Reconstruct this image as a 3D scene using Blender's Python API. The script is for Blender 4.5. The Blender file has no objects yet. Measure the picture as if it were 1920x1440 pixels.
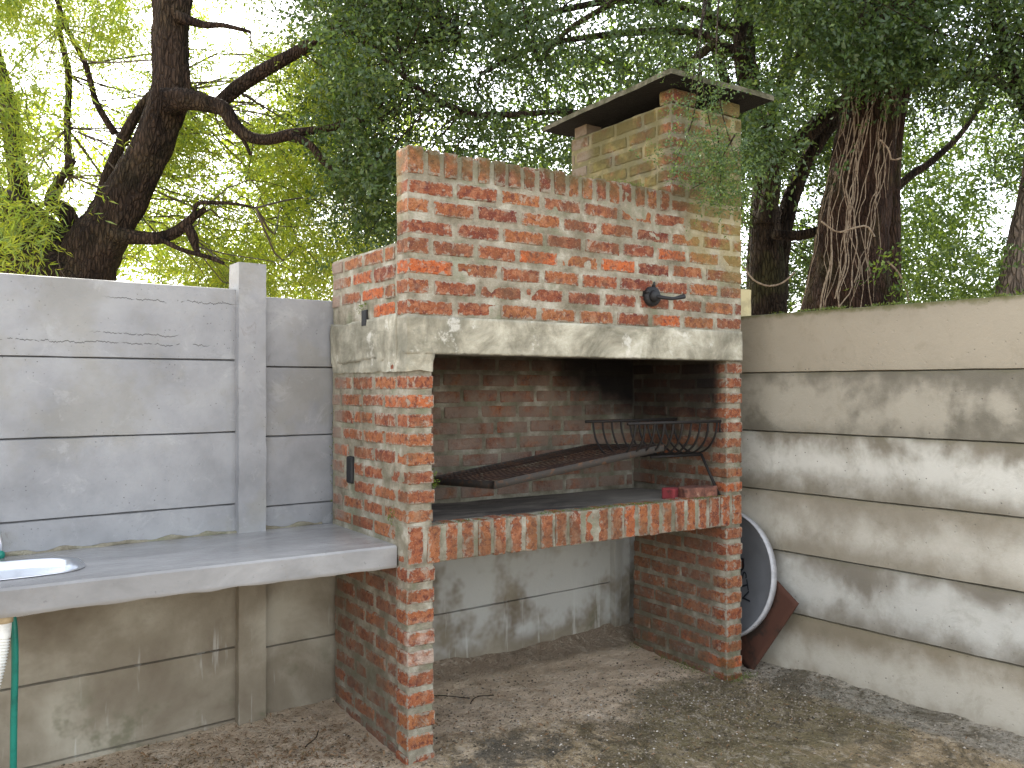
import bpy, bmesh, math, random
import numpy as np
from mathutils import Vector, Matrix
random.seed(7)
rng = np.random.default_rng(11)
R = math.radians
S = bpy.context.scene
COL = S.collection

# ------------------------------------------------------------------ camera, sky, sun, exposure
CAM = np.array([-1.641, -3.243, 1.55])
AZ = R(56.4)
DV = np.array([math.cos(AZ), math.sin(AZ), 0.0])
RV = np.array([math.sin(AZ), -math.cos(AZ), 0.0])
UP = np.array([0.0, 0.0, 1.0])
FPX = 1650.0
cd = bpy.data.cameras.new('camera')
cam = bpy.data.objects.new('camera', cd)
COL.objects.link(cam)
cam.location = CAM
cam.rotation_euler = (R(90), 0, AZ - R(90))
cd.sensor_width = 36.0
cd.lens = FPX / 1920 * 36
cd.shift_y = 5 / 1920
cd.clip_start = 0.05
cd.clip_end = 800
S.camera = cam

SUN_AZ, SUN_EL = R(92), R(40)          # where the sun stands: behind the trees
w = bpy.data.worlds.new('World')
S.world = w
w.use_nodes = True
nt = w.node_tree
nt.nodes.clear()
sky = nt.nodes.new('ShaderNodeTexSky')
sky.sky_type = 'NISHITA'
sky.sun_disc = False
sky.sun_elevation = SUN_EL
sky.sun_rotation = R(90) - SUN_AZ
sky.air_density = 1.0
sky.dust_density = 2.0
sky.ozone_density = 0.3
bg = nt.nodes.new('ShaderNodeBackground')
bg.inputs['Strength'].default_value = 0.15
wo = nt.nodes.new('ShaderNodeOutputWorld')
hs = nt.nodes.new('ShaderNodeHueSaturation')      # thin high haze: a paler sky than clear blue
hs.inputs['Saturation'].default_value = 0.32
nt.links.new(sky.outputs[0], hs.inputs['Color'])
nt.links.new(hs.outputs[0], bg.inputs[0])
nt.links.new(bg.outputs[0], wo.inputs[0])
sd = bpy.data.lights.new('sun', 'SUN')
sd.energy = 2.2
sd.angle = R(0.6)
sd.color = (1.0, 0.93, 0.80)
sun = bpy.data.objects.new('sun', sd)
COL.objects.link(sun)
sv = Vector((math.cos(SUN_AZ) * math.cos(SUN_EL), math.sin(SUN_AZ) * math.cos(SUN_EL), math.sin(SUN_EL)))
sun.rotation_euler = sv.to_track_quat('Z', 'Y').to_euler()
sun.location = (0, 10, 12)
S.view_settings.view_transform = 'Standard'
S.view_settings.look = 'None'
S.view_settings.exposure = 2.4
S.view_settings.gamma = 1.0
S.view_settings.use_curve_mapping = False


def at(px, py, t):
    """world point seen at photo pixel (px,py) at depth t along the view axis"""
    return CAM + t * DV + (px - 960) / FPX * t * RV + (725 - py) / FPX * t * UP


# ------------------------------------------------------------------ noise
def _hash(ix, iy, iz, seed):
    h = (ix.astype(np.int64) * 374761393 + iy.astype(np.int64) * 668265263 + iz.astype(np.int64) * 2147483647 + seed * 974634777)
    h = (h ^ (h >> 13)) * 1274126177
    h = h & 0x7fffffff
    h = (h ^ (h >> 16)) * 668265263
    return ((h & 0x7fffffff) / float(0x7fffffff))


def vnoise(p, seed=0):
    p = np.asarray(p, float)
    i = np.floor(p).astype(np.int64)
    f = p - i
    f = f * f * (3 - 2 * f)
    out = 0
    for dx in (0, 1):
        wx = f[:, 0] if dx else 1 - f[:, 0]
        for dy in (0, 1):
            wy = f[:, 1] if dy else 1 - f[:, 1]
            for dz in (0, 1):
                wz = f[:, 2] if dz else 1 - f[:, 2]
                out = out + wx * wy * wz * _hash(i[:, 0] + dx, i[:, 1] + dy, i[:, 2] + dz, seed)
    return out * 2 - 1


def fbm(p, seed=0, octs=3, gain=0.5):
    a, s, o, q = 1.0, 0.0, 0, np.asarray(p, float)
    for k in range(octs):
        o = o + a * vnoise(q, seed + k * 17)
        s += a
        a *= gain
        q = q * 2.03 + 5.1
    return o / s


def vecnoise(p, sc, amp, seed=0, octs=3):
    return np.stack([fbm(p * sc, seed + 100 * k, octs) for k in range(3)], 1) * amp


# ------------------------------------------------------------------ object helpers
def mesh_np(name, V, F, smooth=False, sharp=None):
    me = bpy.data.meshes.new(name)
    V = np.asarray(V, np.float32)
    F = np.asarray(F, np.int32)
    k = F.shape[1]
    me.vertices.add(len(V))
    me.vertices.foreach_set('co', V.ravel())
    me.loops.add(F.size)
    me.loops.foreach_set('vertex_index', F.ravel())
    me.polygons.add(len(F))
    me.polygons.foreach_set('loop_start', np.arange(0, F.size, k, dtype=np.int32))
    if smooth:
        me.polygons.foreach_set('use_smooth', np.ones(len(F), bool))
    me.update(calc_edges=True)
    me.validate()
    if sharp:
        me.set_sharp_from_angle(angle=R(sharp))
    return me


def link(name, me, mat=None, parent=None, **props):
    o = bpy.data.objects.new(name, me)
    COL.objects.link(o)
    if mat is not None and not len(me.materials):
        me.materials.append(mat)
    if parent is not None:
        o.parent = parent
    for k, v in props.items():
        o[k] = v
    return o


def thing(name, label, cat, loc=(0, 0, 0), group=None):
    o = bpy.data.objects.new(name, None)
    COL.objects.link(o)
    o.location = loc
    o.empty_display_size = 0.1
    o['label'] = label
    o['category'] = cat
    if group:
        o['group'] = group
    return o


def box_grid(x0, x1, y0, y1, z0, z1, res, faces='xXyYzZ'):
    """welded, subdivided box; returns V,F(quads)"""
    V, F = [], []
    lo = np.array([x0, y0, z0], float)
    hi = np.array([x1, y1, z1], float)
    n = np.maximum(1, np.ceil((hi - lo) / res - 1e-6).astype(int))
    base = 0
    for key in faces:
        ax = 'xyz'.index(key.lower())
        up = key.isupper()
        u, v = (ax + 1) % 3, (ax + 2) % 3
        gu = np.linspace(lo[u], hi[u], n[u] + 1)
        gv = np.linspace(lo[v], hi[v], n[v] + 1)
        U, W = np.meshgrid(gu, gv, indexing='ij')
        P = np.zeros((U.size, 3))
        P[:, u] = U.ravel()
        P[:, v] = W.ravel()
        P[:, ax] = hi[ax] if up else lo[ax]
        idx = np.arange(U.size).reshape(U.shape) + base
        q = np.stack([idx[:-1, :-1], idx[1:, :-1], idx[1:, 1:], idx[:-1, 1:]], -1).reshape(-1, 4)
        if not up:
            q = q[:, ::-1]
        V.append(P)
        F.append(q)
        base += U.size
    V = np.concatenate(V)
    F = np.concatenate(F)
    key = np.round(V * 1e4).astype(np.int64)
    _, first, inv = np.unique(key, axis=0, return_index=True, return_inverse=True)
    return V[first], inv.reshape(-1)[F]


def join_vf(parts):
    V, F, b = [], [], 0
    for v, f in parts:
        V.append(v)
        F.append(np.asarray(f) + b)
        b += len(v)
    return np.concatenate(V), np.concatenate(F)


def tube(path, radii, seg=10, rough=0.0, rscale=6.0, seed=0, step=None, caps=True):
    """organic tube through points; returns V,F quads"""
    P = np.array(path, float)
    r = np.array(radii, float)
    d = np.r_[0, np.cumsum(np.linalg.norm(np.diff(P, axis=0), axis=1))]
    if step is None:
        step = max(d[-1] / 200, 0.02)
    n = max(len(P), int(d[-1] / step) + 1)
    # catmull-rom resample
    tt = np.linspace(0, d[-1], n)
    Q = np.zeros((n, 3))
    k = np.clip(np.searchsorted(d, tt, side='right') - 1, 0, len(P) - 2)
    u = (tt - d[k]) / np.maximum(d[k + 1] - d[k], 1e-9)
    p0 = P[np.clip(k - 1, 0, None)]
    p1 = P[k]
    p2 = P[k + 1]
    p3 = P[np.clip(k + 2, None, len(P) - 1)]
    u = u[:, None]
    Q = 0.5 * ((2 * p1) + (-p0 + p2) * u + (2 * p0 - 5 * p1 + 4 * p2 - p3) * u ** 2 + (-p0 + 3 * p1 - 3 * p2 + p3) * u ** 3)
    rr = np.interp(tt, d, r)
    T = np.gradient(Q, axis=0)
    T /= np.maximum(np.linalg.norm(T, axis=1)[:, None], 1e-9)
    N = np.zeros_like(T)
    a = np.array([0.3, 0.9, 0.1]) if abs(T[0][1]) < 0.8 else np.array([0.9, 0.1, 0.3])
    nrm = np.cross(T[0], a)
    for i in range(n):
        nrm = nrm - T[i] * np.dot(nrm, T[i])
        nrm /= max(np.linalg.norm(nrm), 1e-9)
        N[i] = nrm
    B = np.cross(T, N)
    ang = np.linspace(0, 2 * math.pi, seg, endpoint=False)
    ca, sa = np.cos(ang), np.sin(ang)
    D = N[:, None, :] * ca[None, :, None] + B[:, None, :] * sa[None, :, None]
    R_ = np.repeat(rr[:, None], seg, 1)
    if rough > 0:
        q = np.stack([np.repeat(ca[None], n, 0) * 1.2, np.repeat(sa[None], n, 0) * 1.2, np.repeat((tt * rscale * 0.25)[:, None], seg, 1)], -1).reshape(-1, 3)
        big = fbm(q * 1.0 + seed, seed, 2).reshape(n, seg)
        fine = fbm(q * np.array([5, 5, 3.0]) + seed, seed + 5, 2).reshape(n, seg)
        R_ = R_ * (1 + rough * 1.1 * big + rough * 0.8 * fine)
    V = (Q[:, None, :] + D * R_[..., None]).reshape(-1, 3)
    idx = np.arange(n * seg).reshape(n, seg)
    nx = np.roll(idx, -1, 1)
    F = np.stack([idx[:-1], nx[:-1], nx[1:], idx[1:]], -1).reshape(-1, 4)
    if caps:
        V = np.concatenate([V, Q[:1], Q[-1:]])
        c0, c1 = n * seg, n * seg + 1
        i0, i1 = idx[0], idx[-1]
        F0 = np.stack([np.full(seg // 2, c0), i0[0::2][:seg // 2] * 0 + np.roll(i0, -2)[0::2][:seg // 2], np.roll(i0, -1)[0::2][:seg // 2], i0[0::2][:seg // 2]], -1)
        F1 = np.stack([np.full(seg // 2, c1), i1[0::2][:seg // 2], np.roll(i1, -1)[0::2][:seg // 2], np.roll(i1, -2)[0::2][:seg // 2]], -1)
        F = np.concatenate([F, F0, F1])
    return V, F


# ------------------------------------------------------------------ material helpers
class NM:
    def __init__(s, name):
        s.m = bpy.data.materials.new(name)
        s.m.use_nodes = True
        s.t = s.m.node_tree
        s.t.nodes.clear()
        s.out = s.t.nodes.new('ShaderNodeOutputMaterial')
        s.geo = s.t.nodes.new('ShaderNodeNewGeometry')
        s.P = s.geo.outputs['Position']
        s.xyz = s.t.nodes.new('ShaderNodeSeparateXYZ')
        s.t.links.new(s.P, s.xyz.inputs[0])
        s.X, s.Y, s.Z = s.xyz.outputs

    def _set(s, sock, v):
        if isinstance(v, bpy.types.NodeSocket):
            s.t.links.new(v, sock)
        elif v is not None:
            if isinstance(v, (tuple, list)) and len(v) == 3 and sock.type == 'RGBA':
                v = (*v, 1)
            sock.default_value = v

    def noise(s, scale, detail=4, rough=0.55, dist=0.0, vec=None, scl=None):
        n = s.t.nodes.new('ShaderNodeTexNoise')
        v = vec or s.P
        if scl:
            mp = s.t.nodes.new('ShaderNodeMapping')
            s.t.links.new(v, mp.inputs[0])
            mp.inputs['Scale'].default_value = scl
            v = mp.outputs[0]
        s.t.links.new(v, n.inputs['Vector'])
        n.inputs['Scale'].default_value = scale
        n.inputs['Detail'].default_value = detail
        n.inputs['Roughness'].default_value = rough
        n.inputs['Distortion'].default_value = dist
        return n.outputs[0]

    def vor(s, scale, feature='F1', out=0, rand=1.0, scl=None):
        n = s.t.nodes.new('ShaderNodeTexVoronoi')
        n.feature = feature
        v = s.P
        if scl:
            mp = s.t.nodes.new('ShaderNodeMapping')
            s.t.links.new(v, mp.inputs[0])
            mp.inputs['Scale'].default_value = scl
            v = mp.outputs[0]
        s.t.links.new(v, n.inputs['Vector'])
        n.inputs['Scale'].default_value = scale
        n.inputs['Randomness'].default_value = rand
        return n.outputs[out]

    def step(s, v, a, b):
        """smooth 0..1 as v goes a..b"""
        n = s.t.nodes.new('ShaderNodeMapRange')
        n.interpolation_type = 'SMOOTHSTEP'
        s._set(n.inputs[0], v)
        if b >= a:
            n.inputs[1].default_value, n.inputs[2].default_value, n.inputs[3].default_value, n.inputs[4].default_value = a, b, 0, 1
        else:
            n.inputs[1].default_value, n.inputs[2].default_value, n.inputs[3].default_value, n.inputs[4].default_value = b, a, 1, 0
        return n.outputs[0]

    def math(s, op, a, b=0.0, c=0.0):
        n = s.t.nodes.new('ShaderNodeMath')
        n.operation = op
        s._set(n.inputs[0], a)
        s._set(n.inputs[1], b)
        s._set(n.inputs[2], c)
        return n.outputs[0]

    def mul(s, *a):
        r = a[0]
        for b in a[1:]:
            r = s.math('MULTIPLY', r, b)
        return r

    def add(s, *a):
        r = a[0]
        for b in a[1:]:
            r = s.math('ADD', r, b)
        return r

    def mix(s, f, a, b, mode='MIX'):
        n = s.t.nodes.new('ShaderNodeMix')
        n.data_type = 'RGBA'
        n.blend_type = mode
        s._set(n.inputs[0], f)
        s._set(n.inputs[6], a)
        s._set(n.inputs[7], b)
        return n.outputs[2]

    def ramp(s, f, stops):
        n = s.t.nodes.new('ShaderNodeValToRGB')
        e = n.color_ramp.elements
        while len(e) < len(stops):
            e.new(0.5)
        for el, (p, c) in zip(e, stops):
            el.position = p
            el.color = (*c, 1) if len(c) == 3 else c
        s._set(n.inputs[0], f)
        return n.outputs[0]

    def rand(s):
        oi = s.t.nodes.new('ShaderNodeObjectInfo')
        return s.math('FRACT', s.add(oi.outputs['Random'], s.geo.outputs['Random Per Island']))

    def bump(s, h, strength=0.5, dist=0.01, normal=None):
        n = s.t.nodes.new('ShaderNodeBump')
        n.inputs['Strength'].default_value = strength
        n.inputs['Distance'].default_value = dist
        s._set(n.inputs['Height'], h)
        if normal:
            s._set(n.inputs['Normal'], normal)
        return n.outputs[0]

    def bsdf(s, color, rough=0.9, normal=None, metallic=0.0, spec=0.3, **kw):
        n = s.t.nodes.new('ShaderNodeBsdfPrincipled')
        s._set(n.inputs['Base Color'], color)
        s._set(n.inputs['Roughness'], rough)
        s._set(n.inputs['Metallic'], metallic)
        s._set(n.inputs['Specular IOR Level'], spec)
        if normal:
            s._set(n.inputs['Normal'], normal)
        s.t.links.new(n.outputs[0], s.out.inputs[0])
        return s.m


def inv(m, v):
    return m.math('SUBTRACT', 1.0, v)


def masks(m):
    """soot, lichen and moss that have grown on the barbecue, at their places"""
    n = m.noise(5, 3, 0.6)
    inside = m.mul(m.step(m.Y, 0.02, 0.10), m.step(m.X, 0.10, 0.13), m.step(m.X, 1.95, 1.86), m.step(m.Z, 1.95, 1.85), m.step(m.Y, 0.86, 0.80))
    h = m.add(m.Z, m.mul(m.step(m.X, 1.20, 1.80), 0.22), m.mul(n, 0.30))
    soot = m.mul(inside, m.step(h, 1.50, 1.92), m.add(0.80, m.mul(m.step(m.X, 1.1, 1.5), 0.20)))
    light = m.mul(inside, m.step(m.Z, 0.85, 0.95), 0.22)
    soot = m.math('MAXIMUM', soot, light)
    n2 = m.noise(7, 4, 0.65)
    ch = m.mul(m.step(m.Z, 2.16, 2.3), m.step(m.Y, 0.03, 0.12), m.step(n2, 0.30, 0.52))
    ch2 = m.mul(m.step(m.add(m.Z, m.mul(m.X, 0.35)), 2.62, 2.95), m.step(m.X, 1.50, 1.70), m.step(n2, 0.34, 0.55))
    lich = m.math('MAXIMUM', ch, m.mul(ch2, 0.9))
    top = m.mul(m.step(m.Z, 2.38, 2.53), m.step(m.noise(9, 4), 0.34, 0.56), 1.25)
    low = m.mul(m.step(m.Z, 0.35, 0.02), m.step(m.X, 1.2, 1.8), m.step(n2, 0.42, 0.6))
    sidem = m.mul(m.step(m.X, 0.03, -0.01), m.step(m.Y, 0.45, 0.85), m.step(m.noise(9, 3), 0.4, 0.65))
    moss = m.math('MAXIMUM', m.math('MAXIMUM', top, low), m.mul(sidem, 0.8))
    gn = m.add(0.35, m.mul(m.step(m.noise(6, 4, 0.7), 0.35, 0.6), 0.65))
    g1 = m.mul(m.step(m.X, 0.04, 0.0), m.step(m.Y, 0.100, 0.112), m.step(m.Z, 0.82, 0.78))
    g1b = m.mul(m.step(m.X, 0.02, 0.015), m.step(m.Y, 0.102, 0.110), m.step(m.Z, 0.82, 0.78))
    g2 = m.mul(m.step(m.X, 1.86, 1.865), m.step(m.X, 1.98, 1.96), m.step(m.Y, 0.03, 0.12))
    grime_shade = m.mul(m.math('MAXIMUM', m.math('MAXIMUM', g1, g1b), g2), gn)  # grime plus the shade on these walls, both put into the colour
    return soot, lich, moss, grime_shade


def brick_material():
    m = NM('rough_red_brick')
    r = m.rand()
    base = m.ramp(r, [(0.0, (0.16, 0.046, 0.030)), (0.22, (0.23, 0.066, 0.036)), (0.45, (0.28, 0.090, 0.043)), (0.62, (0.33, 0.115, 0.048)),
                      (0.8, (0.36, 0.142, 0.055)), (0.9, (0.22, 0.085, 0.048)), (1.0, (0.58, 0.14, 0.040))])
    # bricks nearer the hearth are the orange ones
    low = m.mul(m.step(m.Z, 1.75, 1.55), 0.55)
    base = m.mix(low, base, m.mix(0.5, base, (0.58, 0.21, 0.09)))
    f = m.noise(38, 5, 0.7, 0.4)
    base = m.mix(m.mul(m.step(f, 0.46, 0.64), 0.85), base, (0.125, 0.040, 0.036))
    f2 = m.noise(24, 4, 0.7, 0.3)
    base = m.mix(m.mul(m.step(f2, 0.48, 0.64), 0.5), base, (0.52, 0.235, 0.125))
    sp = m.vor(150, rand=1.0)
    base = m.mix(m.mul(m.step(sp, 0.26, 0.10), 0.7), base, (0.08, 0.03, 0.025))
    sp2 = m.vor(95)
    base = m.mix(m.mul(m.step(sp2, 0.2, 0.08), 0.65), base, (0.60, 0.42, 0.28))
    sm = m.noise(16, 5, 0.72, 0.6)
    smear = m.step(m.add(sm, m.mul(m.math('SUBTRACT', m.noise(2.3, 2), 0.5), 0.30)), 0.575, 0.66)
    base = m.mix(m.mul(smear, 0.7), base, (0.42, 0.37, 0.29))
    # mortar dragged over the arrises of each brick
    tc = m.t.nodes.new('ShaderNodeTexCoord')
    gs = m.t.nodes.new('ShaderNodeSeparateXYZ')
    m.t.links.new(tc.outputs['Generated'], gs.inputs[0])
    dd = [m.mul(m.math('SUBTRACT', 0.5, m.math('ABSOLUTE', m.math('SUBTRACT', gs.outputs[q], 0.5))), L_) for q, L_ in ((0, 0.2), (1, 0.10), (2, 0.066))]
    lo2 = m.math('MINIMUM', dd[0], dd[1])
    hi2 = m.math('MAXIMUM', dd[0], dd[1])
    med = m.math('MAXIMUM', lo2, m.math('MINIMUM', hi2, dd[2]))
    en = m.math('SUBTRACT', m.noise(34, 5, 0.75, 0.3), 0.47)
    edge = m.step(m.math('SUBTRACT', med, m.mul(en, 0.085)), 0.0060, 0.0015)
    base = m.mix(m.mul(edge, 0.85), base, m.mix(m.noise(50, 3), (0.26, 0.235, 0.18), (0.46, 0.42, 0.34)))
    # general weathering
    wth = m.noise(3.2, 4, 0.65, 0.4)
    base = m.mix(m.mul(m.step(wth, 0.47, 0.64), 0.50), base, (0.125, 0.085, 0.05))
    base = m.mix(m.mul(m.step(m.noise(8.5, 4, 0.7), 0.54, 0.68), 0.35), base, (0.40, 0.30, 0.20))
    # white efflorescence on two courses of the left pier
    ef = m.mul(m.step(m.X, 0.16, 0.12), m.step(m.Y, 0.05, 0.0), m.step(m.Z, 0.36, 0.42), m.step(m.Z, 0.60, 0.54), m.step(m.noise(14, 4, 0.7), 0.35, 0.60))
    base = m.mix(m.mul(ef, 0.65), base, (0.62, 0.52, 0.43))
    soot, lich, moss, grime_shade = masks(m)
    base = m.mix(m.mul(lich, 0.80), base, m.mix(m.noise(20, 3), (0.15, 0.13, 0.035), (0.32, 0.29, 0.10)))
    base = m.mix(m.mul(moss, 0.6), base, (0.10, 0.085, 0.035))
    base = m.mix(m.mul(grime_shade, 0.62), base, m.mix(m.noise(8, 3), (0.125, 0.075, 0.060), (0.20, 0.165, 0.12)))
    film = m.mul(m.step(m.Y, 0.60, 0.72), m.step(m.Y, 0.86, 0.80), m.step(m.Z, 0.90, 0.94), m.step(m.noise(7, 4, 0.7), 0.28, 0.56), m.step(m.X, 1.95, 1.9), 0.80)
    base = m.mix(film, base, m.mix(m.noise(9, 3), (0.20, 0.145, 0.115), (0.40, 0.33, 0.265)))
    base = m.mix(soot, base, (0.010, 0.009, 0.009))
    hgt = m.add(m.mul(m.noise(60, 6, 0.75), 1.0), m.mul(m.step(sp, 0.3, 0.05), -0.7), m.mul(m.noise(190, 2), 0.4))
    return m.bsdf(base, 0.93, m.bump(hgt, 1.0, 0.016), spec=0.2)


def mortar_material():
    m = NM('mortar')
    c = m.ramp(m.noise(9, 5, 0.65), [(0.32, (0.17, 0.15, 0.105)), (0.5, (0.345, 0.31, 0.235)), (0.68, (0.56, 0.53, 0.44))])
    c = m.mix(m.mul(m.step(m.vor(180), 0.25, 0.1), 0.5), c, (0.14, 0.125, 0.1))
    c = m.mix(m.mul(m.step(m.noise(3.2, 4, 0.65, 0.4), 0.48, 0.64), 0.55), c, (0.15, 0.135, 0.085))
    gr = m.mul(m.step(m.noise(6, 4, 0.7), 0.50, 0.66), 0.5)
    c = m.mix(gr, c, (0.19, 0.22, 0.13))
    soot, lich, moss, grime_shade = masks(m)
    c = m.mix(m.mul(lich, 0.55), c, (0.42, 0.34, 0.14))
    c = m.mix(m.mul(moss, 0.6), c, (0.12, 0.11, 0.05))
    c = m.mix(m.mul(grime_shade, 0.6), c, (0.15, 0.13, 0.095))
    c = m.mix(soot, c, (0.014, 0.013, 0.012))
    h = m.add(m.noise(70, 6, 0.75), m.mul(m.noise(240, 2), 0.5))
    return m.bsdf(c, 0.95, m.bump(h, 1.0, 0.014), spec=0.15)


def lintel_material():
    m = NM('lintel_cement')
    c = m.ramp(m.noise(3.5, 6, 0.7, 0.6), [(0.32, (0.13, 0.122, 0.09)), (0.46, (0.27, 0.25, 0.19)), (0.58, (0.42, 0.395, 0.31)), (0.72, (0.60, 0.57, 0.48))])
    c = m.mix(m.mul(m.step(m.noise(12, 5, 0.75, scl=(0.5, 0.5, 1.6)), 0.52, 0.72), 0.5), c, (0.15, 0.15, 0.10))
    c = m.mix(m.mul(m.step(m.add(m.X, m.mul(m.noise(6, 3), 0.5)), 0.62, 0.38), m.step(m.noise(4, 4, 0.7), 0.35, 0.6), 0.6), c, (0.14, 0.135, 0.10))
    c = m.mix(m.mul(m.step(m.noise(7, 5, 0.75), 0.57, 0.68), 0.55), c, (0.66, 0.64, 0.57))
    c = m.mix(m.mul(m.step(m.vor(120), 0.2, 0.08), 0.5), c, (0.10, 0.09, 0.07))
    soot = m.mul(m.step(m.Y, 0.008, 0.03), 0.0)
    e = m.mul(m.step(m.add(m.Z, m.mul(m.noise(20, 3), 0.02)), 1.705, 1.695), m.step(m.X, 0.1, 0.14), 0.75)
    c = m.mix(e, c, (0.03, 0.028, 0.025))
    h = m.add(m.noise(45, 6, 0.7), m.mul(m.noise(8, 3), 1.2))
    return m.bsdf(c, 0.92, m.bump(h, 0.6, 0.008), spec=0.2)


def hearth_material():
    m = NM('hearth_cement')
    c = m.ramp(m.noise(5, 6, 0.7, 0.5, scl=(0.6, 1.5, 1)), [(0.32, (0.035, 0.031, 0.028)), (0.5, (0.09, 0.08, 0.07)), (0.62, (0.14, 0.125, 0.105)), (0.8, (0.26, 0.24, 0.20))])
    c = m.mix(m.mul(m.step(m.add(m.X, m.mul(m.noise(6, 3), 0.6)), 1.2, 1.9), 0.5), c, (0.30, 0.28, 0.24))
    edge = m.mul(m.step(m.add(m.Y, m.mul(m.noise(9, 4), 0.1)), 0.15, 0.06), m.step(m.X, 0.2, 0.9), 0.8)
    c = m.mix(edge, c, (0.14, 0.15, 0.06))
    return m.bsdf(c, 0.85, m.bump(m.noise(50, 6, 0.7), 0.7, 0.008), spec=0.3)


def left_fence_material(painted=True):
    """precast concrete painted grey above the counter, bare below it"""
    m = NM('grey_painted_precast_concrete')
    n = m.noise(3, 5, 0.6)
    p = m.ramp(n, [(0.32, (0.205, 0.208, 0.215)), (0.5, (0.262, 0.266, 0.274)), (0.68, (0.315, 0.318, 0.318))])
    p = m.mix(m.mul(m.step(m.noise(14, 5, 0.7, 0.8), 0.60, 0.72), 0.5, m.step(m.noise(1.4, 2), 0.40, 0.6)), p, (0.155, 0.135, 0.13))
    p = m.mix(m.mul(m.step(m.vor(48), 0.14, 0.06), m.step(m.noise(5, 3), 0.50, 0.62)), p, (0.08, 0.075, 0.08))
    p = m.mix(m.mul(m.step(m.noise(1.9, 5, 0.65), 0.50, 0.64), 0.45), p, (0.215, 0.205, 0.172))
    p = m.mix(m.mul(m.step(m.noise(5.5, 6, 0.75, 0.6), 0.55, 0.66), 0.28), p, (0.40, 0.405, 0.40))
    # hairline cracks along the top panel
    hl = None
    for z0, sd_, xa, xb in ((1.925, 1.0, -1.05, -0.5), (1.735, 4.0, -1.9, -0.62), (1.775, 8.0, -1.1, -0.75)):
        mp = m.noise(7, 5, 0.8, scl=(1.0, 0.001, 0.001 + 0.0001 * sd_))
        dz = m.math('ABSOLUTE', m.math('SUBTRACT', m.math('SUBTRACT', m.Z, z0), m.mul(m.math('SUBTRACT', mp, 0.5), 0.075)))
        dz = m.add(dz, m.mul(m.math('MAXIMUM', m.math('SUBTRACT', m.noise(22, 3, 0.6), 0.52), 0.0), 0.03))
        k = m.mul(m.step(dz, 0.0026, 0.0008), m.step(m.X, xa, xa + 0.1), m.step(m.X, xb + 0.05, xb))
        hl = k if hl is None else m.math('MAXIMUM', hl, k)
    p = m.mix(m.mul(hl, 0.85), p, (0.05, 0.048, 0.045))
    b = m.ramp(m.noise(2.2, 5, 0.6, 0.3), [(0.3, (0.13, 0.102, 0.070)), (0.5, (0.21, 0.180, 0.132)), (0.68, (0.33, 0.30, 0.235))])
    st = m.noise(13, 4, 0.7, 0.2, scl=(1.0, 1.0, 0.10))
    b = m.mix(m.mul(m.step(st, 0.58, 0.68), 0.55, m.step(m.Z, 0.5, 0.36)), b, (0.46, 0.45, 0.40))
    b = m.mix(m.mul(m.step(m.noise(4.5, 4, 0.7), 0.55, 0.68), m.step(m.Z, 0.45, 0.05), 0.7), b, (0.12, 0.115, 0.07))
    wh = m.mul(m.step(m.X, 0.2, 0.45), m.step(m.noise(2.5, 4, 0.65), 0.36, 0.56), m.step(m.add(m.Z, m.mul(m.noise(4, 3), 0.1)), 0.10, 0.2))
    b = m.mix(m.mul(wh, 0.8), b, (0.44, 0.44, 0.41))
    above = m.mul(m.step(m.Z, 0.86, 0.87), m.step(m.X, 0.06, 0.03))
    c = m.mix(above, b, p)
    h = m.add(m.noise(60, 5, 0.65), m.mul(m.noise(12, 3), 0.6), m.mul(m.step(m.vor(48), 0.18, 0.05), -0.6), m.mul(hl, -1.5))
    return m.bsdf(c, m.add(0.62, m.mul(inv(m, above), 0.28)), m.bump(h, 0.35, 0.006), spec=0.3)


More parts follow.
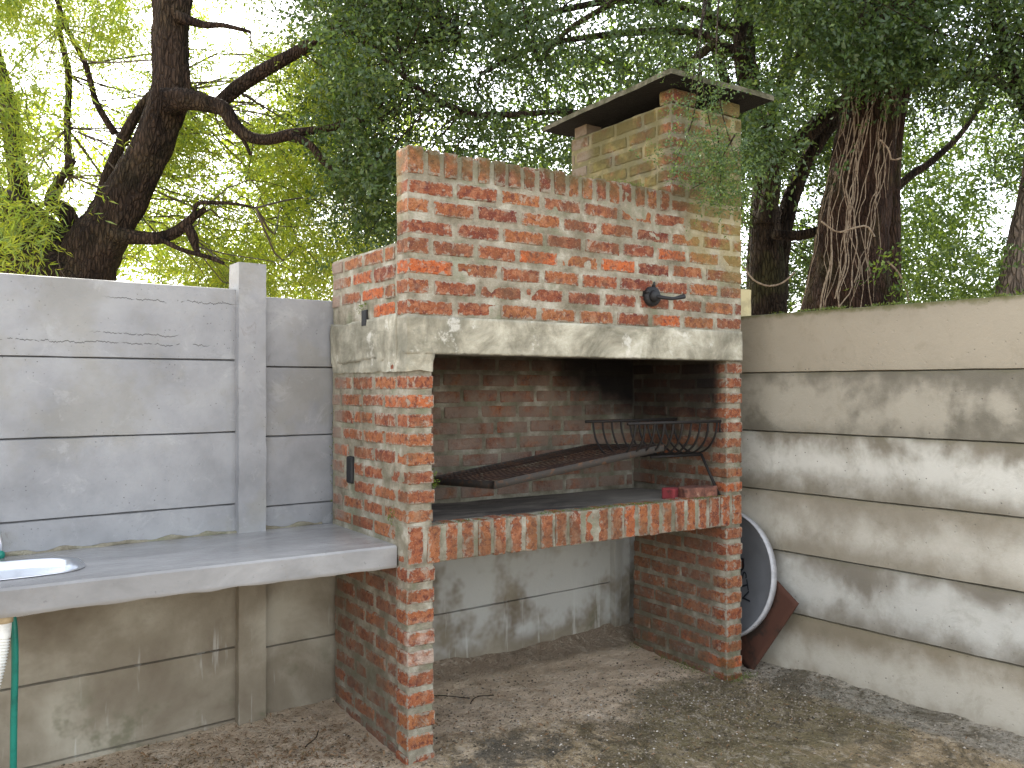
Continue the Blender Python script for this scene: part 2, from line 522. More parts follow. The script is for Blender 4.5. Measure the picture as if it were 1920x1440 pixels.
def right_fence_material(k):
    """bare concrete panel with damp margins and dry pale patches"""
    m = NM('stained_precast_concrete')
    # params: dry colour, damp colour, lower threshold, contrast, z0
    dry = [(0.32, 0.285, 0.22), (0.34, 0.315, 0.255), (0.54, 0.53, 0.475), (0.49, 0.465, 0.40), (0.48, 0.47, 0.425), (0.44, 0.405, 0.335)][k]
    wet = [(0.22, 0.195, 0.145), (0.150, 0.138, 0.108), (0.195, 0.175, 0.135), (0.25, 0.222, 0.17), (0.195, 0.175, 0.14), (0.22, 0.185, 0.13)][k]
    zb = 1.628 - 0.327 * k
    v = m.math('DIVIDE', m.math('SUBTRACT', m.Z, zb), 0.327)     # 0 bottom .. 1 top of the panel
    big = m.noise([1.5, 1.9, 4.2, 2.4, 3.4, 2.4][k], 4, 0.55, 0.3, scl=(1, 1, 0.8))
    mid = m.noise(9, 5, 0.7)
    up = [1.2, 1.02, 0.90, 0.93, 0.88, 0.90][k]
    dn = [-0.3, -0.05, 0.08, 0.02, 0.04, -0.06][k]
    j = m.mul(m.math('SUBTRACT', big, 0.5), [0.5, 2.0, 1.25, 1.2, 1.7, 1.2][k])
    j2 = m.mul(m.math('SUBTRACT', mid, 0.5), [0.5, 0.5, 0.36, 0.45, 0.40, 0.5][k])
    a = m.step(m.add(m.math('SUBTRACT', up, v), j, j2), -0.12, [0.5, 0.50, 0.36, 0.55, 0.48, 0.50][k])
    b = m.step(m.add(m.math('SUBTRACT', v, dn), m.mul(j, 0.6), j2), -0.12, [0.5, 0.5, 0.42, 0.5, 0.45, 0.45][k])
    d = m.mul(a, b)
    if k == 1:
        d = m.mul(d, m.step(m.add(big, m.mul(m.math('SUBTRACT', mid, 0.5), 0.2)), 0.42, 0.58))
    dryc = m.mix(m.noise(2.4, 4), tuple(x * 0.86 for x in dry), tuple(min(1, x * 1.12) for x in dry))
    c = m.mix(d, m.mix(m.noise(6, 4), tuple(x * 0.8 for x in wet), tuple(x * 1.2 for x in wet)), dryc)
    hal = m.mul(m.step(m.noise(7, 6, 0.75, 0.5), 0.50, 0.68), 0.45)
    c = m.mix(hal, c, m.mix(0.5, c, (0.16, 0.14, 0.09)))
    c = m.mix(m.mul(m.step(m.vor(26), 0.11, 0.05), m.step(m.noise(3, 3), 0.5, 0.6), 0.8), c, (0.09, 0.08, 0.07))
    grn = m.mul(m.step(m.add(v, m.mul(mid, 0.25)), 1.02, 1.12) if k == 0 else m.step(m.add(v, m.mul(mid, 0.25)), 1.04, 1.14), 0.85 if k == 0 else 0.25)
    c = m.mix(grn, c, (0.10, 0.10, 0.035))
    h = m.add(m.noise(55, 6, 0.7), m.mul(m.noise(9, 3), 0.8), m.mul(m.step(m.vor(26), 0.15, 0.03), -0.8))
    return m.bsdf(c, 0.88, m.bump(h, 0.4, 0.007), spec=0.2)


def counter_material():
    m = NM('grey_painted_cement_counter')
    c = m.ramp(m.noise(3.5, 6, 0.65, 0.5, scl=(0.5, 1.2, 1)), [(0.32, (0.19, 0.188, 0.185)), (0.5, (0.26, 0.258, 0.255)), (0.68, (0.345, 0.342, 0.335))])
    c = m.mix(m.mul(m.step(m.noise(16, 5, 0.7, 0.3), 0.58, 0.72), 0.45), c, (0.22, 0.20, 0.175))
    c = m.mix(m.mul(m.step(m.noise(60, 3), 0.64, 0.74), 0.6), c, (0.14, 0.14, 0.14))
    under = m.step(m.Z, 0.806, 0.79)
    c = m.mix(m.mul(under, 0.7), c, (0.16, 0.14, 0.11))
    # wet shine on the flat top only
    nz = m.t.nodes.new('ShaderNodeSeparateXYZ')
    m.t.links.new(m.geo.outputs['Normal'], nz.inputs[0])
    fl = m.step(nz.outputs[2], 0.8, 0.97)
    rg = m.math('SUBTRACT', 0.8, m.mul(fl, m.add(0.46, m.mul(m.noise(4, 4), 0.25))))
    return m.bsdf(c, rg, m.bump(m.add(m.noise(40, 5), m.mul(m.noise(7, 3), 0.8)), 0.3, 0.006), spec=0.5)


def simple(name, c, rough=0.6, metallic=0.0, var=0.25, nscale=20, bump=0.2, c2=None, thr=(0.45, 0.65), spec=0.4):
    m = NM(name)
    c2 = c2 or tuple(x * (1 - var) for x in c)
    f = m.step(m.noise(nscale, 5, 0.65), *thr)
    return m.bsdf(m.mix(f, c, c2), rough, m.bump(m.noise(nscale * 3, 5, 0.7), bump, 0.004), metallic=metallic, spec=spec)


def leaf_material(name, cols, trans=0.55, tint=(1.0, 1.0, 0.6)):
    m = NM(name)
    r = m.geo.outputs['Random Per Island']
    n = m.noise(1.1, 2, 0.5)
    f = m.math('FRACT', m.add(m.mul(r, 0.65), m.mul(n, 0.6)))
    k = len(cols) - 1
    c = m.ramp(f, [(i / k, cc) for i, cc in enumerate(cols)])
    d = m.t.nodes.new('ShaderNodeBsdfDiffuse')
    m._set(d.inputs[0], c)
    tr = m.t.nodes.new('ShaderNodeBsdfTranslucent')
    m._set(tr.inputs[0], m.mix(1.0, c, (*tint, 1), 'MULTIPLY'))
    g = m.t.nodes.new('ShaderNodeBsdfGlossy')
    g.inputs['Roughness'].default_value = 0.35
    g.inputs['Color'].default_value = (0.5, 0.55, 0.55, 1)
    a = m.t.nodes.new('ShaderNodeMixShader')
    a.inputs[0].default_value = trans
    m.t.links.new(d.outputs[0], a.inputs[1])
    m.t.links.new(tr.outputs[0], a.inputs[2])
    b = m.t.nodes.new('ShaderNodeMixShader')
    b.inputs[0].default_value = 0.05
    m.t.links.new(a.outputs[0], b.inputs[1])
    m.t.links.new(g.outputs[0], b.inputs[2])
    m.t.links.new(b.outputs[0], m.out.inputs[0])
    return m.m


def bark_material(name, a, b, moss=0.2):
    m = NM(name)
    f = m.noise(7, 6, 0.7, 0.6, scl=(1.6, 1.6, 0.4))
    c = m.ramp(f, [(0.35, a), (0.5, tuple((x + y) / 2 for x, y in zip(a, b))), (0.66, b)])
    c = m.mix(m.mul(m.step(m.noise(3, 4), 0.5, 0.65), moss), c, (0.10, 0.11, 0.035))
    rid = m.vor(19, 'DISTANCE_TO_EDGE', 0, scl=(2.2, 2.2, 0.5))
    h = m.add(m.mul(m.step(rid, 0.0, 0.25), 1.0), m.mul(m.noise(40, 5, 0.7, scl=(1.5, 1.5, .5)), 0.8))
    c = m.mix(m.mul(m.step(rid, 0.10, 0.0), 0.7), c, tuple(x * 0.3 for x in a))
    return m.bsdf(c, 0.95, m.bump(h, 1.0, 0.03), spec=0.15)


def ground_material():
    m = NM('dirty_concrete_yard')
    n1 = m.noise(1.5, 5, 0.65, 0.5)
    n2 = m.noise(5.5, 6, 0.72, 0.4)
    n3 = m.noise(28, 5, 0.75)
    sand = m.ramp(n2, [(0.3, (0.38, 0.28, 0.185)), (0.5, (0.60, 0.465, 0.325)), (0.7, (0.74, 0.60, 0.45))])
    brown = m.ramp(n2, [(0.3, (0.16, 0.118, 0.062)), (0.5, (0.34, 0.255, 0.145)), (0.7, (0.58, 0.46, 0.31))])
    # wet mossy band round the right pier and out into the yard
    dx = m.math('SUBTRACT', m.X, 1.55)
    dy = m.math('SUBTRACT', m.Y, -0.45)
    d2 = m.add(m.mul(dx, dx, 0.8), m.mul(dy, dy, 1.6))
    band = m.step(m.add(d2, m.mul(m.math('SUBTRACT', n1, 0.5), 1.9), m.mul(m.math('SUBTRACT', n2, 0.5), 0.6)), 0.75, 0.30)
    yard = m.step(m.add(m.Y, m.mul(m.math('SUBTRACT', n1, 0.5), 0.8), m.mul(m.math('SUBTRACT', n2, 0.5), 0.5)), 0.22, -0.12)
    c = m.mix(m.mul(yard, m.step(m.X, -0.5, 0.35)), sand, brown)
    c = m.mix(m.mul(band, 0.72), c, m.mix(n3, (0.070, 0.058, 0.028), (0.22, 0.19, 0.085)))
    # grey cement skirt along the right fence
    sk = m.math('SUBTRACT', 2.26, m.mul(m.Y, 0.073))
    dist = m.math('SUBTRACT', sk, m.X)
    skm = m.mul(m.step(m.add(dist, m.mul(m.math('SUBTRACT', n2, 0.5), 0.2)), 0.30, 0.20), m.step(m.Y, 0.3, 0.0))
    c = m.mix(m.mul(skm, 0.8), c, m.mix(m.step(n3, 0.35, 0.65), (0.13, 0.12, 0.09), (0.42, 0.39, 0.33)))
    sp = m.vor(75)
    c = m.mix(m.mul(m.step(sp, 0.32, 0.2), m.step(m.noise(9, 3), 0.5, 0.62), 0.4), c, (0.42, 0.36, 0.28))
    c = m.mix(m.mul(m.step(n3, 0.56, 0.70), m.add(0.25, m.mul(yard, 0.3))), c, (0.075, 0.06, 0.042))
    c = m.mix(m.mul(m.step(m.noise(13, 5, 0.8, 0.6), 0.56, 0.66), 0.5), c, (0.42, 0.36, 0.28))
    # soil bank against the back fence
    bank = m.mul(m.step(m.add(m.Y, m.mul(n2, 0.12)), 0.74, 0.84), m.step(m.X, -0.3, 0.4), 0.8)
    c = m.mix(bank, c, m.mix(n3, (0.13, 0.095, 0.062), (0.28, 0.21, 0.145)))
    fl = m.noise(21, 6, 0.8, 0.8, scl=(1.0, 0.55, 1.0))
    c = m.mix(m.mul(m.step(fl, 0.53, 0.60), 0.55), c, (0.50, 0.43, 0.33))
    c = m.mix(m.mul(m.step(m.noise(3.0, 6, 0.75, 0.8), 0.50, 0.60), yard, 0.72), c, (0.075, 0.058, 0.028))
    ex = m.math('SUBTRACT', m.X, 0.42)
    ey = m.math('SUBTRACT', m.Y, -0.12)
    wet = m.step(m.add(m.mul(ex, ex, 3.5), m.mul(ey, ey, 8.0), m.mul(m.math('SUBTRACT', n2, 0.5), 1.6)), 0.32, 0.02)
    c = m.mix(m.mul(wet, 0.75), c, m.mix(n3, (0.035, 0.035, 0.032), (0.11, 0.10, 0.08)))
    pud = m.mul(band, m.step(m.noise(3.2, 3, 0.5), 0.52, 0.6))
    rg = m.math('SUBTRACT', 0.95, m.add(m.mul(pud, 0.3), m.mul(yard, m.step(m.noise(3.0, 6, 0.75, 0.8), 0.46, 0.56), 0.35)))
    h = m.add(m.noise(32, 6, 0.75), m.mul(m.step(sp, 0.4, 0.1), 0.5), m.mul(m.noise(110, 3), 0.4))
    return m.bsdf(c, rg, m.bump(h, 1.0, 0.022), spec=0.35)


M_brick = brick_material()
M_mortar = mortar_material()
M_lintel = lintel_material()
M_hearth = hearth_material()
M_lfence = left_fence_material()
M_rfence = [right_fence_material(k) for k in range(6)]
M_counter = counter_material()
M_ground = ground_material()
M_black = simple('matte_black', (0.012, 0.012, 0.013), 0.6, var=0.5)
M_iron = simple('rusty_black_iron', (0.030, 0.022, 0.018), 0.7, 0.3, nscale=60, bump=0.5, c2=(0.11, 0.045, 0.022), thr=(0.48, 0.7))
M_bar = simple('dark_flat_bar', (0.05, 0.045, 0.040), 0.9, 0.0, nscale=30, bump=0.4, c2=(0.11, 0.06, 0.035), thr=(0.5, 0.7), spec=0.1)
M_steel = simple('stainless_steel', (0.72, 0.74, 0.78), 0.28, 1.0, var=0.1, nscale=12, bump=0.02)
M_pipe = simple('white_pvc', (0.66, 0.66, 0.62), 0.5, var=0.25, nscale=18)
M_tan = simple('tan_pvc_collar', (0.42, 0.33, 0.2), 0.6)
M_green = simple('green_hose', (0.008, 0.17, 0.125), 0.4, var=0.35, nscale=10)
M_dish = simple('grey_dish_metal', (0.135, 0.140, 0.148), 0.5, 0.0, var=0.12, nscale=6, bump=0.05)
M_rim = simple('pale_dish_rim', (0.42, 0.42, 0.43), 0.5, var=0.2, nscale=30, bump=0.1)
M_letter = simple('dark_print', (0.012, 0.014, 0.02), 0.6)
M_rust = simple('rusty_sheet', (0.075, 0.030, 0.018), 0.85, 0.1, nscale=9, bump=0.4, c2=(0.030, 0.018, 0.012))
M_cap = simple('mossy_concrete_cap', (0.115, 0.105, 0.075), 0.95, nscale=14, bump=0.9, c2=(0.05, 0.055, 0.022))
_m = NM('mossy_cap_dark_underside')
_nz = _m.t.nodes.new('ShaderNodeSeparateXYZ')
_m.t.links.new(_m.geo.outputs['Normal'], _nz.inputs[0])
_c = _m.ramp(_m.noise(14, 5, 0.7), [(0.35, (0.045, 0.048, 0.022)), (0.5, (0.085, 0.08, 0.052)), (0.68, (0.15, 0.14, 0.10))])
_c = _m.mix(_m.step(_nz.outputs[2], -0.35, -0.7), _c, (0.014, 0.013, 0.012))      # underside blackened: soot, plus the shade under the slab painted in
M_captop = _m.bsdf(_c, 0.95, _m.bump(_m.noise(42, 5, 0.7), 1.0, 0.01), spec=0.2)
M_postback = simple('sunlit_yellow_concrete', (0.42, 0.36, 0.20), 0.9, nscale=14, bump=0.4)  # sunlight on the post top is put into this yellow
M_bark1 = bark_material('acacia_bark', (0.018, 0.012, 0.009), (0.085, 0.056, 0.038), 0.08)
M_bark2 = bark_material('dark_bark', (0.020, 0.014, 0.011), (0.085, 0.060, 0.042), 0.30)
M_bark3 = bark_material('reddish_bark', (0.026, 0.015, 0.011), (0.088, 0.050, 0.034), 0.2)
M_vine = simple('dry_vine', (0.24, 0.185, 0.13), 0.9, nscale=25, c2=(0.13, 0.085, 0.055))
M_twig = simple('grey_twig', (0.10, 0.08, 0.06), 0.9, nscale=25)
M_leafY = leaf_material('feathery_yellow_green_leaf', [(0.07, 0.13, 0.035), (0.14, 0.22, 0.045), (0.24, 0.32, 0.05), (0.38, 0.41, 0.05), (0.10, 0.17, 0.05)], 0.60, (1.1, 1.1, 0.5))
M_leafD = leaf_material('small_dark_leaf', [(0.026, 0.046, 0.016), (0.044, 0.076, 0.022), (0.068, 0.110, 0.026), (0.036, 0.064, 0.026), (0.14, 0.19, 0.035)], 0.42, (1.1, 1.1, 0.6))
M_leafM = leaf_material('mid_green_leaf', [(0.030, 0.058, 0.018), (0.05, 0.09, 0.024), (0.09, 0.14, 0.032), (0.20, 0.27, 0.05)], 0.55, (1.1, 1.1, 0.45))
M_litter = leaf_material('dry_leaf', [(0.10, 0.055, 0.03), (0.20, 0.115, 0.06), (0.28, 0.18, 0.10), (0.12, 0.10, 0.05)], 0.1)

# ------------------------------------------------------------------ ground
FA = R(4.2)                                # both fences are turned a little against the barbecue
FX = np.array([math.cos(FA), math.sin(FA), 0])   # along the left fence
FY = np.array([-math.sin(FA), math.cos(FA), 0])  # along the right fence, towards the corner
LF0 = np.array([0.0, 0.845, 0.0])           # a point on the visible face of the back fence
RF0 = np.array([2.25, 0.217, 0.0])          # a point on the visible face of the right fence


def axis_pts(lo, hi, res, far):
    c = np.arange(lo, hi + 1e-6, res)
    g = np.cumsum(0.05 * 1.32 ** np.arange(60))
    g = g[g < far]
    return np.r_[(lo - g)[::-1], c, hi + g]


gx = axis_pts(-2.4, 2.6, 0.016, 420)
gy = axis_pts(-1.9, 1.1, 0.016, 420)
GX, GY = np.meshgrid(gx, gy, indexing='ij')
P = np.stack([GX.ravel(), GY.ravel(), np.zeros(GX.size)], 1)
near = np.clip(1 - (np.hypot(P[:, 0], P[:, 1]) - 3) / 4, 0, 1)
dl = (P[:, :2] - LF0[:2]) @ np.array([FY[0], FY[1]])       # <0 in front of the back fence
dr = (P[:, :2] - RF0[:2]) @ np.array([FX[0], FX[1]])       # <0 in front of the right fence
bank = (0.02 + 0.065 * np.clip((P[:, 0] + 0.1) / 0.4, 0, 1)) * np.exp(-np.clip(-dl, 0, 9) / 0.13) * (dl < 0.1)
bank *= 0.6 + 0.6 * (fbm(P * 3.0, 3, 3) + 0.5)
bank2 = 0.022 * np.exp(-np.clip(-dr, 0, 9) / 0.10) * (dr < 0.1) * (0.5 + (fbm(P * 4.0, 9, 3) + 0.5))
Z = near * (0.012 * fbm(P * 2.2, 1, 3) + 0.007 * fbm(P * 14, 2, 3) + 0.004 * fbm(P * 45, 4, 2))
Z = Z + bank + bank2 - 0.004
P[:, 2] = Z
idx = np.arange(GX.size).reshape(GX.shape)
F = np.stack([idx[:-1, :-1], idx[1:, :-1], idx[1:, 1:], idx[:-1, 1:]], -1).reshape(-1, 4)
link('ground', mesh_np('ground', P, F, True), M_ground, kind='structure', label='dirty concrete yard with moss, sand and grit')


def ground_z(x, y):
    p = np.stack([x, y, np.zeros_like(x)], 1)
    a = (p[:, :2] - LF0[:2]) @ FY[:2]
    b = (p[:, :2] - RF0[:2]) @ FX[:2]
    k = np.clip(1 - (np.hypot(x, y) - 3) / 4, 0, 1)
    z = k * (0.012 * fbm(p * 2.2, 1, 3) + 0.007 * fbm(p * 14, 2, 3) + 0.004 * fbm(p * 45, 4, 2))
    z += (0.02 + 0.065 * np.clip((x + 0.1) / 0.4, 0, 1)) * np.exp(-np.clip(-a, 0, 9) / 0.13) * (a < 0.1) * (0.6 + 0.6 * (fbm(p * 3.0, 3, 3) + 0.5))
    z += 0.022 * np.exp(-np.clip(-b, 0, 9) / 0.10) * (b < 0.1) * (0.5 + (fbm(p * 4.0, 9, 3) + 0.5))
    return z - 0.004


# grit, clods and dry leaves lying on the yard
def scatter_grit(name, n, lo, hi, regions, mat, flat=0.6):
    ico = np.array([[1, 0, 0], [-1, 0, 0], [0, 1, 0], [0, -1, 0], [0, 0, 1], [0, 0, -1]], float)
    tri = np.array([[0, 2, 4], [2, 1, 4], [1, 3, 4], [3, 0, 4], [2, 0, 5], [1, 2, 5], [3, 1, 5], [0, 3, 5]])
    Vs, Fs = [], []
    xs, ys = [], []
    for (cx, cy, rx, ry, k) in regions:
        m_ = int(n * k)
        xs.append(cx + rx * rng.normal(size=m_))
        ys.append(cy + ry * rng.normal(size=m_))
    x, y = np.concatenate(xs), np.concatenate(ys)
    ok = ((np.stack([x, y], 1) - LF0[:2]) @ FY[:2] < -0.01) & ((np.stack([x, y], 1) - RF0[:2]) @ FX[:2] < -0.01)
    ok &= ~((x > -0.01) & (x < 0.135) & (y > -0.01) & (y < 0.8)) & ~((x > 1.86) & (x < 2.0) & (y > -0.01) & (y < 0.8))
    x, y = x[ok], y[ok]
    s = lo * (hi / lo) ** (rng.random(len(x)) ** 2.2)
    z = ground_z(x, y)
    v = ico[None] * (0.6 + 0.8 * rng.random((len(x), 6, 1))) * s[:, None, None]
    v[:, :, 2] *= flat
    a = rng.random(len(x)) * 6.28
    c_, s_ = np.cos(a)[:, None], np.sin(a)[:, None]
    vx = v[:, :, 0] * c_ - v[:, :, 1] * s_
    vy = v[:, :, 0] * s_ + v[:, :, 1] * c_
    v = np.stack([vx + x[:, None], vy + y[:, None], v[:, :, 2] + (z + s * 0.25)[:, None]], -1).reshape(-1, 3)
    f = (tri[None] + (np.arange(len(x)) * 6)[:, None, None]).reshape(-1, 3)
    return link(name, mesh_np(name, v, f), mat, kind='stuff')


M_grit = NM('grit')
_r = M_grit.geo.outputs['Random Per Island']
M_grit = M_grit.bsdf(M_grit.ramp(_r, [(0.0, (0.05, 0.042, 0.03)), (0.4, (0.13, 0.105, 0.07)), (0.7, (0.22, 0.18, 0.13)), (0.93, (0.32, 0.27, 0.21)), (1.0, (0.5, 0.46, 0.40))]), 0.9)
o = scatter_grit('gravel', 26000, 0.0013, 0.008, [(1.6, -0.15, 0.35, 0.25, 0.30), (2.0, -0.5, 0.22, 0.5, 0.16), (0.8, -0.3, 0.5, 0.35, 0.24), (-0.5, 0.2, 0.6, 0.3, 0.25), (0.9, 0.3, 0.6, 0.3, 0.05)], M_grit)
o['label'] = 'loose grit and crumbs of mortar strewn over the yard'


def scatter_leaves(name, n, regions, mat, L=(0.012, 0.035)):
    xs, ys = [], []
    for (cx, cy, rx, ry, k) in regions:
        m_ = int(n * k)
        xs.append(cx + rx * rng.normal(size=m_))
        ys.append(cy + ry * rng.normal(size=m_))
    x, y = np.concatenate(xs), np.concatenate(ys)
    ok = ((np.stack([x, y], 1) - LF0[:2]) @ FY[:2] < -0.02) & ((np.stack([x, y], 1) - RF0[:2]) @ FX[:2] < -0.02)
    ok &= ~((x > -0.02) & (x < 0.14)) & ~((x > 1.85) & (x < 2.01) & (y > -0.02))
    x, y = x[ok], y[ok]
    z = ground_z(x, y) + 0.004
    l = rng.uniform(L[0], L[1], len(x))
    wd = l * rng.uniform(0.12, 0.3, len(x))
    a = rng.random(len(x)) * 6.28
    t = rng.normal(0, 0.25, (len(x), 2))
    d = np.stack([np.cos(a), np.sin(a), t[:, 0]], 1)
    q = np.stack([-np.sin(a), np.cos(a), t[:, 1]], 1)
    p = np.stack([x, y, z + np.abs(t[:, 0]) * l], 1)
    V = np.stack([p - d * l[:, None] / 2, p + q * wd[:, None] / 2 + [0, 0, 0.002], p + d * l[:, None] / 2, p - q * wd[:, None] / 2 + [0, 0, 0.002]], 1).reshape(-1, 3)
    F = np.arange(len(V)).reshape(-1, 4)
    return link(name, mesh_np(name, V, F), mat, kind='stuff')


o = scatter_leaves('leaf_litter', 4200, [(-0.55, 0.25, 0.45, 0.22, 0.62), (0.9, 0.1, 0.6, 0.4, 0.12), (1.2, -0.6, 0.6, 0.4, 0.14), (-0.9, 0.55, 0.4, 0.12, 0.12)], M_litter)
o['label'] = 'dry narrow leaves fallen under the counter and the barbecue'

# ------------------------------------------------------------------ brick barbecue
W = 1.99
XC = 1.478                  # left face of the chimney
Z_S0, Z_S1 = 0.813, 0.974   # upright course under the hearth
Z_L0, Z_L1 = 1.686, 1.840   # lintel
Z_R0, Z_R1 = 2.425, 2.538   # brick-on-edge coping
Z_B = 2.16                  # top of the body behind the parapet
Z_C = 2.985                 # top of the chimney
bbq = thing('brick_barbecue', 'tall built-in red brick barbecue with cement lintel and capped chimney', 'barbecue')

BR = []                      # (x0,x1,y0,y1,z0,z1, score)


def b(x0, x1, y0, y1, z0, z1, score=1.0):
    BR.append((x0, x1, y0, y1, z0, z1, score))


def jit(a):
    return random.uniform(-a, a)


def courses(z0, z1, n):
    h = (z1 - z0) / n
    return [(z0 + h * i, z0 + h * (i + 1)) for i in range(n)]


J = 0.024   # joint
# parapet / upper front, 7 courses, chimney front above them
for i, (a, c) in enumerate(courses(Z_L1, Z_R0, 7) + courses(Z_R0, Z_C, 7)):
    upper = i >= 7
    x = 0.0 if not upper else XC
    end = W
    first = [0.222, 0.108][i % 2]
    if upper:
        first = [0.222, 0.105][(i + 1) % 2]
    k = 0
    while x < end - 0.03:
        L = first if k == 0 else 0.222 + jit(0.012)
        x1 = min(x + L, end)
        if end - x1 < 0.06:
            x1 = end
        z_ = jit(0.003)
        b(x + (0 if k == 0 else 0.009), x1 - (0.009 if x1 < end else 0), 0.0, 0.105, a + J * 0.45 + z_, c - J * 0.5 + z_, 1.0)
        x = x1 + (0.005 if x1 < end else 0)
        k += 1
# brick-on-edge coping
n = 18
for i in range(n):
    x = i * (XC - 0.005) / n
    wd = (XC - 0.005) / n
    b(x + 0.011 + jit(0.004) - (0.011 if i == 0 else 0), x + wd - 0.012 + jit(0.003), -0.002, 0.112, Z_R0 + 0.007, Z_R1 + jit(0.006) - 0.006 * (i / n), 1.1)
# end face of the parapet belongs to the same corner bricks; body side above the lintel
for i, (a, c) in enumerate(courses(Z_L1, Z_B, 4)):
    y = 0.115 if i % 2 == 0 else 0.0
    y = 0.118 if i % 2 == 0 else 0.118
    first = 0.222 if i % 2 == 0 else 0.105
    k = 0
    while y < 0.80:
        L = first if k == 0 else 0.222 + jit(0.012)
        y1 = min(y + L, 0.815)
        if i == 0 and k >= 2:
            break
        if not (i == 0 and y < 0.46 < y1):
            b(-0.001, 0.105, y + 0.006, y1 - 0.010, a + J * 0.45 + jit(.003), c - J * 0.5 + jit(.003), 0.8)
        y = y1 + 0.006
        k += 1
# left pier and side wall between hearth and lintel
for i, (a, c) in enumerate(courses(Z_S1, Z_L0 - 0.0, 9)):
    L = 0.222 if i % 2 == 0 else 0.105
    top = i == 8
    zz = c - J * 0.5 - (0.012 if top else 0)
    b(0.0, 0.122 + jit(0.004), 0.0, L - 0.004, a + J * 0.5 + jit(.002), zz, 1.2 if not top else 0.9)
    if top:
        continue
    y = L + 0.006
    while y < 0.79:
        y1 = min(y + 0.222 + jit(0.012), 0.815)
        # clear the lower slot
        if not (a < 1.235 and c > 1.09 and y < 0.62 and y1 > 0.545):
            b(-0.001, 0.118, y + 0.006, y1 - 0.010, a + J * 0.5 + jit(.003), c - J * 0.5 + jit(.003), 0.75)
        else:
            if 0.545 - y > 0.05:
                b(-0.001, 0.118, y + 0.004, 0.545, a + J * 0.5, c - J * 0.5, 0.7)
            if y1 - 0.62 > 0.05:
                b(-0.001, 0.118, 0.62, y1 - 0.006, a + J * 0.5, c - J * 0.5, 0.7)
        y = y1 + 0.006
# side of the soldier zone
for i, (a, c) in enumerate(courses(Z_S0, Z_S1, 2)):
    y = 0.112
    first = 0.222 if i else 0.105
    k = 0
    while y < 0.79:
        y1 = min(y + (first if k == 0 else 0.222 + jit(0.01)), 0.815)
        b(-0.001, 0.118, y + 0.006, y1 - 0.010, a + J * 0.5, c - J * 0.5, 0.5)
        y = y1 + 0.006
        k += 1
# lower left pier: front stack, then the wall behind a straight crack
rows = courses(-0.045, Z_S0, 10)
for i, (a, c) in enumerate(rows):
    q = jit(.002)
    b(-0.002 + jit(.003), 0.124 + jit(.005), -0.002, 0.104, a + J * 0.5 + q, c - J * 0.55 + q, 1.2)
    y = 0.124
    first = 0.222 if i % 2 else 0.105
    k = 0
    while y < 0.79:
        y1 = min(y + (first if k == 0 else 0.222 + jit(0.012)), 0.815)
        b(0.012, 0.122, y + 0.006, y1 - 0.010, a + J * 0.5 + jit(.003), c - J * 0.5 + jit(.003), 0.7)
        y = y1 + 0.006
        k += 1
# upright course
n = 24
for i in range(n):
    x = i * W / n
    wd = W / n
    b(x + 0.0105 + jit(.004) - (0.008 if i == 0 else 0), x + wd - 0.0105 + jit(.004) + (0.006 if i == n - 1 else 0), -0.002 + jit(.002), 0.100,
      Z_S0 + 0.002 + jit(.004), Z_S1 - 0.002 + jit(.003), 1.3)
# right pier, above and below the hearth
for seg, (z0, z1, nn) in enumerate(((-0.045, Z_S0, 10), (Z_S1, Z_L0, 9), (Z_L0, 1.96, 3))):
    for i, (a, c) in enumerate(courses(z0, z1, nn)):
        y = 0.0 if seg < 2 else 0.13
        first = 0.222 if i % 2 else 0.108
        k = 0
        while y < 0.71:
            y1 = min(y + (first if k == 0 else 0.222 + jit(0.012)), 0.742)
            q = jit(.003)
            b(1.874 + jit(.004), 1.992 if k == 0 else 1.985, y + (0.004 if k else -0.002), y1 - 0.006, a + J * 0.55 + q, c - J * 0.5 + q,
              (1.1 if k == 0 else 0.6) if seg < 2 else 0.05)
            y = y1 + 0.006
            k += 1
# back of the fire box
for i, (a, c) in enumerate(courses(0.955, 1.96, 12)):
    x = 0.128
    first = 0.222 if i % 2 else 0.10
    k = 0
    while x < 1.86:
        x1 = min(x + (first if k == 0 else 0.222 + jit(0.015)), 1.872)
        if 1.872 - x1 < 0.05:
            x1 = 1.872
        q = jit(.003)
        b(x + 0.006, x1 - 0.010, 0.731, 0.80, a + J * 0.5 + q, c - J * 0.5 + q, 0.45 if a < 1.35 else 0.1)
        x = x1 + 0.006
        k += 1
# left side of the chimney, seen behind the parapet
for i, (a, c) in enumerate(courses(2.165, Z_C, 10)):
    y = 0.112
    first = 0.105 if i % 2 else 0.222
    k = 0
    while y < 0.82:
        y1 = min(y + (first if k == 0 else 0.222 + jit(0.012)), 0.835)
        b(XC - 0.001, XC + 0.105, y + 0.006, y1 - 0.010, a + J * 0.5 + jit(.003), c - J * 0.5 + jit(.003), 0.65 if a > 2.3 else 0.05)
        y = y1 + 0.006
        k += 1
# cap supports on the chimney
for (x0, y0, dx, dy) in ((XC + 0.01, 0.0, 0.17, 0.10), (XC + 0.01, 0.70, 0.11, 0.11), (1.83, 0.0, 0.15, 0.10), (1.84, 0.70, 0.14, 0.1)):
    b(x0, x0 + dx, y0, y0 + dy, Z_C + 0.004, Z_C + 0.072, 1.0)


